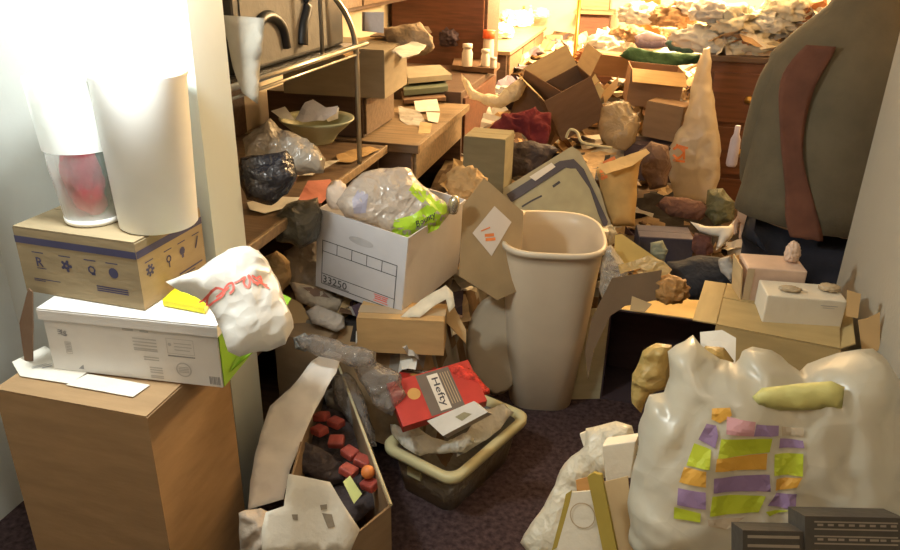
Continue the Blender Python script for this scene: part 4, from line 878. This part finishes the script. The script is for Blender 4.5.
P = [gfr.uv(p) for p in ((334, 354), (391, 506))]; link('rim_strip', tube([(P[0].x, P[0].y, .003), (P[1].x, P[1].y, .003)], .004), PALE, gb)
WFL = mat('white_flap', (.78, .75, .71), .75, var=.04, bump=.15, bscale=15)
fr = Fr(290, 430, z=.335, tilt=62, turn=-20)
sheet('paper_flap', fr, [(328, 350), (342, 356), (336, 372), (318, 405), (302, 440), (290, 470), (284, 500), (248, 510), (250, 480), (256, 450), (270, 406), (300, 378), (312, 362)], WFL, 'long white paper flap folded out over left side of the grocery box', 'paper', s=.018, amp=.010, seed=3, smooth=True)
fr = Fr(310, 510, 1.60, tilt=35, turn=-5)
fo = sheet('crumpled_paper', fr, [(288, 474), (310, 478), (330, 482), (344, 505), (360, 530), (350, 552), (262, 556), (262, 530), (266, 512), (284, 506)], mat('stained_paper', (.60, .55, .46), .8, var=.04, bump=.2), 'crumpled cream paper with dark stains at the bottom left, before grocery box', 'paper', s=.02, amp=.012, freq=5, seed=6, smooth=True)
decal(fo, [ppoly(fr, p) for p in ([(320, 505), (327, 504), (327, 509), (321, 510)], [(322, 513), (332, 514), (335, 526), (328, 528)], [(292, 514), (298, 514), (298, 520), (293, 519)])], mat('stain', (.22, .18, .13), .8), 'stain')
lump('crumpled_paper', [(238, 515), (262, 508), (282, 520), (290, 545), (286, 560), (240, 560)], 1.72, .10, mat('tan_tissue', (.36, .30, .24), .8, bump=.3), 'crumpled tan tissue at the bottom edge, left of stained cream paper', 'paper', 30, amp=.02, seed=8)
# contents
lump('black_plastic', [(300, 436), (318, 446), (342, 462), (346, 482), (330, 486), (300, 474), (290, 466)], None, .05, KDARK, 'black plastic bag inside the grocery box', 'bag', 60, z=.25, amp=.012)
CB = mat('candy_red', (.32, .06, .045), .45, var=.35, scale=40, bump=.2)
for k, (px, py, w_) in enumerate(((322, 420, 'upper left'), (336, 426, 'upper right'), (320, 434, 'lower left of the upper cluster'), (337, 444, 'lower right of the upper cluster'), (350, 456, 'leftmost of the lower cluster'), (362, 464, 'beside orange ball'), (348, 474, 'beside the green label'), (371, 488, 'lowest, against right wall'))):
    M = TM(onz(px, py, .27), random.uniform(-.5, .5), random.uniform(-.3, .3), random.uniform(-.3, .3)); bm = bx((-.022, -.018, 0), (.022, .018, .022))
    o = link('candy_pack', bm, CB, None, M); tag(o, 'small red wrapped pack in grocery box, %s' % w_, 'packet', 'red packs in the grocery box'); bevel(o, .005)
b = bmesh.new(); bmesh.ops.create_icosphere(b, subdivisions=3, radius=.018); tag(link('orange_ball', b, mat('orange', (.62, .20, .05), .5), None, Matrix.Translation(onz(368, 472, .31)), True), 'small orange ball on the red packs in the grocery box', 'ball')
crump('green_label', [(343, 482), (350, 476), (362, 494), (354, 504)], None, mat('lime_label', (.50, .55, .20), .6), 'yellow green label card between red packs', 'card', 70, z=.285, amp=.002)
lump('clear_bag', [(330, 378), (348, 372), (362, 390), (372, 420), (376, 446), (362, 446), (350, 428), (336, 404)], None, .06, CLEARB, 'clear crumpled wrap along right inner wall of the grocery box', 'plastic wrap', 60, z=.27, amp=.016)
lump('grey_wrap', [(322, 392), (340, 384), (350, 402), (344, 414), (326, 408)], None, .05, mat('grey_wrap', (.22, .20, .17), .4, var=.4), 'grey crumpled foil at the back of the grocery box', 'wrapper', 60, z=.26, amp=.014)
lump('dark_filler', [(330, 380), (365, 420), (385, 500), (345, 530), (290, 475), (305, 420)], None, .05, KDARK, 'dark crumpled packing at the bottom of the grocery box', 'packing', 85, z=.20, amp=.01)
# behind: tan carton by casing, clamshell, bags below archive box
carton('tan_carton', 'plain tan carton on the floor between the white casing and grocery box', 'box', TM((-.95, 2.0, .0), -.1), (.18, .22, .40), card('dull_tan', (.33, .24, .15)), closed=True, tape=False)
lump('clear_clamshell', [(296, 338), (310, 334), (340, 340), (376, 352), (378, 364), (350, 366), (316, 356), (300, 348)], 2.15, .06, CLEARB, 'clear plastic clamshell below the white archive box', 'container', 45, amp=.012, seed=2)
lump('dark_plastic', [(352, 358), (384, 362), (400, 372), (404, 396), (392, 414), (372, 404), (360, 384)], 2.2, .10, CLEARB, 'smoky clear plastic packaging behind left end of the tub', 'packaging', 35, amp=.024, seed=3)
lump('plastic_bag', [(283, 250), (300, 236), (318, 232), (322, 260), (336, 290), (330, 304), (306, 298), (292, 284), (284, 268)], 2.62, .10, film('tan_clear', (.42, .36, .30), .2, .2, .3, .8), 'crumpled tan clear bag left of the archive box', 'bag', 25, amp=.02, seed=13)
fr = Fr(318, 292, 2.52, tilt=45)
pk = pillow('printed_bag', fr, [(288, 282), (304, 284), (330, 292), (345, 300), (338, 312), (318, 312), (296, 300)], .05, crum('cream_bag', (.46, .40, .32), .6), 'cream bag with brown printed band just left below archive box', 'bag', s=.014, amp=.008)
decal(pk, [ppoly(fr, [(303, 290), (318, 288), (330, 300), (314, 299)])], mat('brown_print', (.20, .13, .10), .6), 'print')
lump('white_packet', [(306, 312), (316, 304), (344, 316), (346, 328), (336, 332), (312, 324)], 2.42, .04, crum('packet_white', (.46, .42, .38), .5), 'dull white sealed packet lying on tan cardboard below archive box', 'packet', 50, amp=.006)
crump('cardboard_sheet', [(285, 296), (300, 302), (312, 320), (334, 332), (320, 344), (296, 336), (284, 318)], 2.5, TAN, 'tan cardboard sheet left under the dull white packet', 'cardboard', 45, amp=.002, th=.004, s=.04)
lump('brown_bag', [(256, 262), (276, 250), (288, 262), (290, 288), (276, 300), (258, 290)], 2.5, .1, KPAPER, 'brown crumpled paper bag on the floor behind shopping bag', 'paper bag', 20, amp=.02, seed=4)
lump('grey_wrap', [(292, 338), (304, 332), (312, 342), (304, 352), (294, 350)], 2.22, .04, mat('bluegrey', (.28, .30, .31), .5), 'small blue grey crumple at left of clear clamshell', 'wrapper', 30, amp=.012)
# ================================================================== RIGHT STACK
carton('base_carton', 'tan carton standing on the floor under the kraft carton by the beige wall', 'box', TM((.365, 1.67, 0), -.16), (.25, .25, .44), CARD, closed=True)
r = carton('kraft_carton', 'kraft carton by the beige wall carrying two small boxes', 'box', TM((.355, 1.67, .446), -.16), (.25, .24, .34), card('kraft3', (.40, .29, .13)), flaps={'L': (92, .05), 'R': (55, .03), 'F': (-84, .118), 'B': (-84, .118)}, t=.005)
def smallbox(name, label, M, dims, m, rim):
    r = empty(name, M, label, 'box', 'small cartons on kraft carton'); W, D, H = dims
    o = link('body', bx((-W/2, -D/2, 0), (W/2, D/2, H)), m, r); bevel(o, .003)
    return r
PNK = mat('pinkish_card', (.56, .40, .30), .6); BW_ = mat('dull_white_card', (.62, .56, .45), .6, var=.03)
r = smallbox('small_box', 'small pinkish box standing behind the dull white one on kraft carton', TM((.335, 1.748, .792), .126), (.13, .09, .09), PNK, 1)
link('side_flap', bx((-.003, -.045, .0), (0, .045, .085)), TAN, r, Matrix.Translation((-.0662, 0, .002)) @ Matrix.Rotation(-.12, 4, 'Y')); link('tape', bx((-.066, -.0462, .002), (-.05, -.0456, .088)), TAPE, r)
r = smallbox('small_box', 'small dull white box with faint print in front on the kraft carton', TM((.388, 1.652, .792), .10), (.165, .085, .068), BW_, 1)
flatprint(r, faceM(.165, .085, 'F'), [rect(.03, .053, .065, .0545), rect(.035, .048, .06, .049)], GINK, 'print')
wad('tape_ball', TM((.445, 1.665, .861)), (.022, .016, .009), TAPE, 'glossy ball of tape on right end of dull white box', 'tape', 2, .2)
wad('tape_ball', TM((.36, 1.635, .861)), (.022, .010, .007), TAPE, 'small strip of shiny wadded tape on left end of dull white box', 'tape', 5, .3)
wad('tape_ball', TM((.375, 1.76, .885)), (.016, .016, .026), PNK, 'peach coloured twist of paper standing on the pinkish box', 'paper', 6, .3)
crump('kraft_flap', [(858, 320), (868, 318), (880, 312), (880, 350), (862, 352)], 1.80, KRAFT, 'golden kraft flap against the beige wall, right of kraft carton', 'cardboard', 10, amp=.001, th=.004, s=.04)
crump('kraft_flap', [(847, 290), (861, 294), (858, 318), (846, 316)], 1.79, KRAFT, 'small kraft flap at right end of the dull white box', 'cardboard', 10, amp=.001, th=.003, s=.04)
# ================================================================== BIG BAG
carton('low_carton', 'brown carton under the big colourful printed bag at the lower right', 'box', TM((.30, 1.22, 0), -.1), (.36, .30, .54), CARD, closed=True)
fr = Fr(765, 450, 1.40, tilt=20, turn=10)
out = [(628, 545), (630, 510), (633, 475), (638, 440), (643, 400), (648, 392), (663, 392), (668, 375), (668, 352), (676, 342), (692, 335), (706, 350), (716, 360), (732, 366), (745, 352), (756, 347), (770, 352), (785, 364), (800, 368), (815, 358), (835, 350), (862, 349), (876, 351), (888, 362), (900, 382), (916, 420), (922, 470), (920, 530), (900, 566), (820, 572), (740, 566), (660, 562)]
hole = [(676, 372), (684, 352), (694, 350), (706, 362), (700, 376), (686, 384)]
big = pillow('carrier_bag', fr, out, .19, BIGFILM, 'large white plastic carrier bag with purple, green and orange block print, lower right', 'bag', s=.012, amp=.017, freq=8, seed=14, rk=.5)
def sc_(pts): return [(660+x/3.67, 390+y/3.67) for x, y in pts]
PUR = mat('print_purple', (.26, .17, .30), .4, var=.1, bump=0); LGR = mat('print_green', (.42, .48, .03), .4, var=.1, bump=0); ORG = mat('print_orange', (.60, .32, .05), .4, var=.1, bump=0); TNP = mat('print_tan', (.42, .34, .24), .5, var=.2, bump=0); PKP = mat('print_pink', (.50, .26, .28), .4, var=.1, bump=0)
TI = {'purple': (PUR, [[(170, 120), (205, 125), (212, 160), (200, 205), (140, 178)], [(350, 118), (436, 130), (434, 166), (340, 162)], [(196, 312), (400, 306), (404, 368), (194, 366)], [(66, 354), (166, 362), (166, 424), (62, 416)], [(440, 176), (522, 182), (526, 208), (436, 212)], [(425, 372), (498, 372), (492, 428), (392, 418)]]),
      'green': (LGR, [[(222, 170), (410, 172), (400, 224), (210, 240)], [(125, 192), (186, 210), (180, 280), (96, 272)], [(418, 232), (522, 228), (520, 310), (416, 308)], [(190, 376), (386, 384), (360, 444), (180, 448)], [(52, 424), (148, 438), (146, 472), (50, 468)], [(384, 438), (472, 430), (400, 456)], ]),
      'orange': (ORG, [[(190, 66), (256, 60), (262, 88), (220, 116), (188, 104)], [(206, 240), (392, 228), (388, 288), (200, 288)], [(88, 278), (168, 286), (166, 344), (70, 334)], [(424, 320), (518, 314), (498, 350), (422, 364)]]),
      'tan': (TNP, [[(446, 134), (526, 140), (526, 164), (448, 168)], [(172, 458), (310, 460), (240, 498), (176, 482)]]),
      'pink': (PKP, [[(244, 92), (348, 110), (340, 162), (240, 152)]])}
for cn, (m_, ps) in TI.items():
    for p in ps: decal(big, [ppoly(fr, sc_(p), .006, .088)], m_, 'printed_block', s=.01, off=.0028, label='%s printed block' % cn)
# things inside / showing in the bag
lump('yellow_packet', [(752, 397), (762, 388), (800, 383), (832, 381), (845, 387), (842, 408), (812, 410), (780, 411), (758, 406)], 1.295, .022, mat('yellow_inside', (.50, .46, .16), .5), 'yellow packet pressed against the film inside upper part of carrier bag', 'packet', 20, turn=10, amp=.0025)
lump('brown_paper', [(633, 372), (642, 352), (656, 344), (670, 346), (668, 375), (662, 392), (648, 394), (640, 410), (633, 400)], 1.52, .07, crum('amber_paper', (.34, .23, .07), .5, 18, 1.), 'amber brown crumpled paper bag at left behind carrier bag', 'paper', 15, amp=.02, seed=4)
lump('brown_paper', [(694, 352), (704, 342), (728, 346), (735, 356), (732, 440), (700, 440)], 1.44, .05, MATS['amber_paper'], 'golden crumpled paper between the two humps of carrier bag', 'paper', 15, amp=.02, seed=6)
crump('white_sheet', [(700, 332), (722, 330), (736, 338), (734, 420), (704, 420)], 1.50, WPAPER, 'pale folded sheet behind the golden crumpled paper', 'paper', 30, amp=.006)
# dark printed carton bottom right
DPR = mat('dark_print_box', (.055, .045, .035), .6); LPR = mat('box_lines', (.24, .20, .15), .6)
fr = Fr(825, 530, 1.17, tilt=27, turn=33)
P0 = fr.uv((744, 531)); P1 = fr.uv((805, 516)); P2 = fr.uv((905, 514))
r = empty('dark_carton', fr.M, 'dark flat carton with rows of pale print standing at the bottom right corner', 'box')
zb = -(fr.P.z-.03)/math.cos(math.radians(27))
link('body', bx((P1.x, zb, -.05), (P2.x-.0, P1.y, 0)), DPR, r); link('side_panel', bx((P0.x, zb, -.045), (P1.x-.0005, P0.y, -.004)), DPR, r)
pr = [rect(P1.x+.012, P1.y-.006-.0095*i-.002, P2.x-.01, P1.y-.006-.0095*i) for i in range(6)]
pr += [rect(P1.x+.016+.014*j, P1.y-.0125-.019*i, P1.x+.024+.014*j+.004*((i*j) % 2), P1.y-.0095-.019*i) for i in range(3) for j in range(10)]
flatprint(r, Matrix(), pr, LPR, 'print', 'rows of pale print'); flatprint(r, Matrix.Translation((0, 0, -.004)), [rect(P0.x+.006, P0.y-.010-.012*i, P1.x-.006, P0.y-.006-.012*i) for i in range(3)], LPR, 'print')
# ================================================================== LOWER MIDDLE-RIGHT
r = carton('open_carton', 'open tan carton on the floor left of the big carrier bag, packed with small boxes', 'box', TM((.035, 1.30, 0), -.20), (.24, .22, .40), card('olive_tan', (.36, .27, .12)), t=.005)
fr = Fr(580, 490, 1.62, tilt=38, turn=-25)
pillow('white_bag', fr, [(586, 430), (600, 424), (618, 420), (632, 426), (640, 450), (622, 470), (606, 476), (594, 480), (580, 498), (572, 530), (566, 556), (530, 560), (520, 545), (532, 522), (544, 504), (556, 478), (570, 456), (584, 446)], .05, film('cream_bag_film', (.74, .70, .58), .05, .3, .4), 'cream white plastic bag draped over the left side of open tan carton', 'bag', s=.014, amp=.012, seed=5)
fr = Fr(580, 520, 1.50, tilt=25, turn=-10)
cd = sheet('white_card', fr, [(573, 492), (597, 490), (605, 552), (556, 552)], BW_, 'white card printed with a ring, standing in the open tan carton', 'card', s=.04, amp=.001, th=.006)
c = fr.uv((583, 515)); flatprint(cd, Matrix.Translation((0, 0, .004)), [ringp(c.x, c.y, .022, .024, 22)], TAPE, 'print')
fr = Fr(602, 510, 1.46, tilt=20, turn=-10)
sheet('kraft_strip', fr, [(588, 476), (594, 472), (602, 474), (618, 552), (604, 552)], card('olive_kraft', (.34, .25, .05)), 'olive gold kraft strip standing beside the ringed card', 'cardboard', s=.04, amp=.001, th=.012)
fr = Fr(612, 515, 1.50, tilt=20, turn=-10)
sheet('tan_flap', fr, [(603, 482), (628, 476), (634, 552), (618, 552)], TAN, 'tan cardboard flap between kraft strip and carrier bag', 'cardboard', s=.04, amp=.001, th=.004)
crump('orange_card', [(576, 480), (590, 476), (594, 489), (577, 491)], 1.54, mat('rust_card', (.48, .24, .07), .7), 'small orange brown card above the ringed white card', 'card', 25, turn=-10, amp=.001, th=.003)
fr = Fr(620, 460, 1.50, tilt=15, turn=-6)
o = slab('small_white_box', fr, [(602, 446), (636, 441), (631, 478), (606, 484)], -.05, BW_, 'small plain white box wedged at the upper left of carrier bag', 'box')
fr = Fr(592, 440, 1.66, tilt=30)
slab('tiny_white_box', fr, [(580, 433), (592, 428), (596, 440), (584, 446)], .03, BW_, 'tiny white box on the upper edge of cream bag', 'box')
crump('olive_strip', [(564, 504), (566, 494), (572, 490), (562, 545), (552, 550)], 1.55, card('olive_kraft', (.34, .25, .05)), 'thin olive cardboard edge left of the ringed card', 'cardboard', 25, turn=-10, amp=.001, th=.004)
# ================================================================== PERSON
COAT = mat('coat_olive', (.10, .080, .048), .95, var=.12, bump=.2); TRO = mat('trousers_black', (.016, .016, .024), .95, var=.3, bump=.2); SKIN = mat('skin', (.52, .34, .23), .6, var=.05, bump=0)
def skin(name, V, E, R, m, parent, root=0, sub=2):
    me = bpy.data.meshes.new(name); me.from_pydata(V, E, []); me.materials.append(m); o = bpy.data.objects.new(name, me); col.objects.link(o); o.parent = parent
    md = o.modifiers.new('s', 'SKIN'); md.use_smooth_shade = True
    for i, rr_ in enumerate(R):
        q = me.skin_vertices[0].data[i]; q.radius = rr_ if isinstance(rr_, tuple) else (rr_, rr_); q.use_root = (i == root)
    s2 = o.modifiers.new('u', 'SUBSURF'); s2.levels = sub; s2.render_levels = sub; return o
pr_ = empty('person', TM((.525, 2.20, 0), -.15), 'person in olive grey coat, dark red scarf and black trousers standing by the beige wall', 'person')
V = [(0, 0, .90), (0, 0, 1.08), (0, .01, 1.26), (0, .03, 1.36), (0, .06, 1.44), (0, .075, 1.50), (0, .09, 1.57), (0, .09, 1.64),
     (.10, 0, .86), (.11, .02, .48), (.11, -.01, .09), (.11, .13, .035), (-.10, 0, .86), (-.11, .02, .48), (-.11, -.01, .09), (-.11, .13, .035),
     (.15, .01, 1.30), (.19, .02, 1.04), (.19, .14, .84), (.19, .17, .79), (-.15, .01, 1.30), (-.19, .02, 1.04), (-.19, .14, .84), (-.185, .17, .79)]
E_ = [(0, 1), (1, 2), (2, 3), (3, 4), (4, 5), (5, 6), (6, 7), (0, 8), (8, 9), (9, 10), (10, 11), (0, 12), (12, 13), (13, 14), (14, 15), (3, 16), (16, 17), (17, 18), (18, 19), (3, 20), (20, 21), (21, 22), (22, 23)]
R_ = [(.13, .10), (.12, .09), (.14, .10), (.09, .08), .05, .065, .085, .075, .085, .055, .035, .035, .085, .055, .035, .035, .05, .038, .028, .03, .05, .038, .028, .03]
body = skin('body', V, E_, R_, SKIN, pr_)
for s in (1, -1):   # hands with fingers
    for k, (dx, dy, L, c) in enumerate(((-.028, .02, .065, 0), (-.010, .024, .078, 0), (.010, .024, .072, 0), (.026, .018, .058, 0), (-.038*s, -.01, .05, 1))):
        b0 = Vector((s*.192+dx*.8, .17+dy*.4, .775)); V2 = [tuple(b0), tuple(b0+Vector((dx*.3, .012, -L*.45))), tuple(b0+Vector((dx*.3, .004, -L*.8))), tuple(b0+Vector((dx*.2, -.008, -L)))]
        skin('thumb' if c else 'finger', V2, [(0, 1), (1, 2), (2, 3)], [.010, .009, .008, .007], SKIN, pr_, sub=1)
    b = bmesh.new(); bmesh.ops.create_icosphere(b, subdivisions=2, radius=1)
    for v in b.verts: v.co = Vector((v.co.x*.038, v.co.y*.018, v.co.z*.048))
    link('palm', b, SKIN, pr_, Matrix.Translation((s*.19, .176, .79)), True)
def oval(prof, m, name, n=28):
    b = bmesh.new(); rg = []
    for z, wx, wy, cy in prof: rg.append([b.verts.new((wx*math.cos(2*PI*i/n)*(1+.02*math.sin(5*2*PI*i/n+z*9)), cy+wy*math.sin(2*PI*i/n)*(1+.03*math.cos(4*2*PI*i/n+z*7)), z)) for i in range(n)])
    for a, c in zip(rg, rg[1:]):
        for i in range(n): b.faces.new((a[i], a[(i+1) % n], c[(i+1) % n], c[i]))
    b.faces.new(rg[-1]); o = link(name, b, m, pr_, None, True); sd = o.modifiers.new('t', 'SOLIDIFY'); sd.thickness = -.006; return o
oval([(.865, .235, .17, 0), (.93, .225, .165, 0), (1.05, .215, .15, 0), (1.20, .215, .145, .005), (1.29, .205, .13, .012), (1.345, .16, .105, .025), (1.41, .095, .08, .045), (1.45, .075, .07, .06)], COAT, 'coat')
for s in (1, -1):
    skin('sleeve', [(s*.13, .01, 1.30), (s*.175, .01, 1.22), (s*.195, .02, 1.04), (s*.19, .12, .89)], [(0, 1), (1, 2), (2, 3)], [.07, .07, .06, .05], COAT, pr_)
skin('trousers', [(0, 0, .84), (.095, 0, .76), (.115, .02, .48), (.115, -.01, .10), (-.095, 0, .76), (-.115, .02, .48), (-.115, -.01, .10)], [(0, 1), (1, 2), (2, 3), (0, 4), (4, 5), (5, 6)], [(.15, .11), .115, .085, .065, .115, .085, .065], TRO, pr_)
for s in (1, -1):
    skin('shoe', [(s*.115, -.06, .045), (s*.115, .05, .045), (s*.12, .16, .038)], [(0, 1), (1, 2)], [.045, .045, .038], BLKCARD, pr_)
b = bmesh.new(); bmesh.ops.create_icosphere(b, subdivisions=4, radius=1)
for v in b.verts:
    p = v.co; v.co = Vector((p.x*.092, p.y*.108-.0, p.z*.12))*(1+.04*noise.noise(p*8))
    if p.y > .55 and v.co.z < .045: v.co.y *= .62
link('hair', b, mat('hair_brown', (.05, .03, .02), .7, var=.4, scale=60), pr_, Matrix.Translation((0, .075, 1.615)), True)
for x in (-.03, .03):
    b = bmesh.new(); bmesh.ops.create_icosphere(b, subdivisions=2, radius=.011); link('eye', b, WPAPER, pr_, Matrix.Translation((x, .162, 1.60)), True)
b = bmesh.new(); bmesh.ops.create_cone(b, cap_ends=True, segments=8, radius1=.016, radius2=.006, depth=.045); link('nose', b, SKIN, pr_, TM((0, .175, 1.575), 0, .25), True)
link('mouth', tube(smoothpts([(-.022, .160, 1.538), (0, .170, 1.534), (.022, .160, 1.538)], 4), .005), mat('lip', (.4, .15, .12), .5), pr_, None, True)
# scarf down the back
b = bmesh.new(); pts = smoothpts([(-.10, -.105, 1.33), (-.135, -.132, 1.24), (-.12, -.145, 1.08), (-.07, -.167, .93), (-.04, -.177, .85)], 6); L_ = []
for k, p in enumerate(pts):
    t_ = k/len(pts); wv = .034+.008*math.sin(t_*9)
    L_.append([b.verts.new(p+Vector((wv*(j/3-1), -.006*abs(math.sin(j*1.7+t_*6))-.004, 0))) for j in range(7)])
for a, c in zip(L_, L_[1:]):
    for j in range(6): b.faces.new((a[j], a[j+1], c[j+1], c[j]))
o = link('scarf', b, mat('dark_red_wool', (.11, .042, .024), .95, var=.25), pr_, None, True); o['label'] = 'dark red scarf'; sd = o.modifiers.new('t', 'SOLIDIFY'); sd.thickness = .008
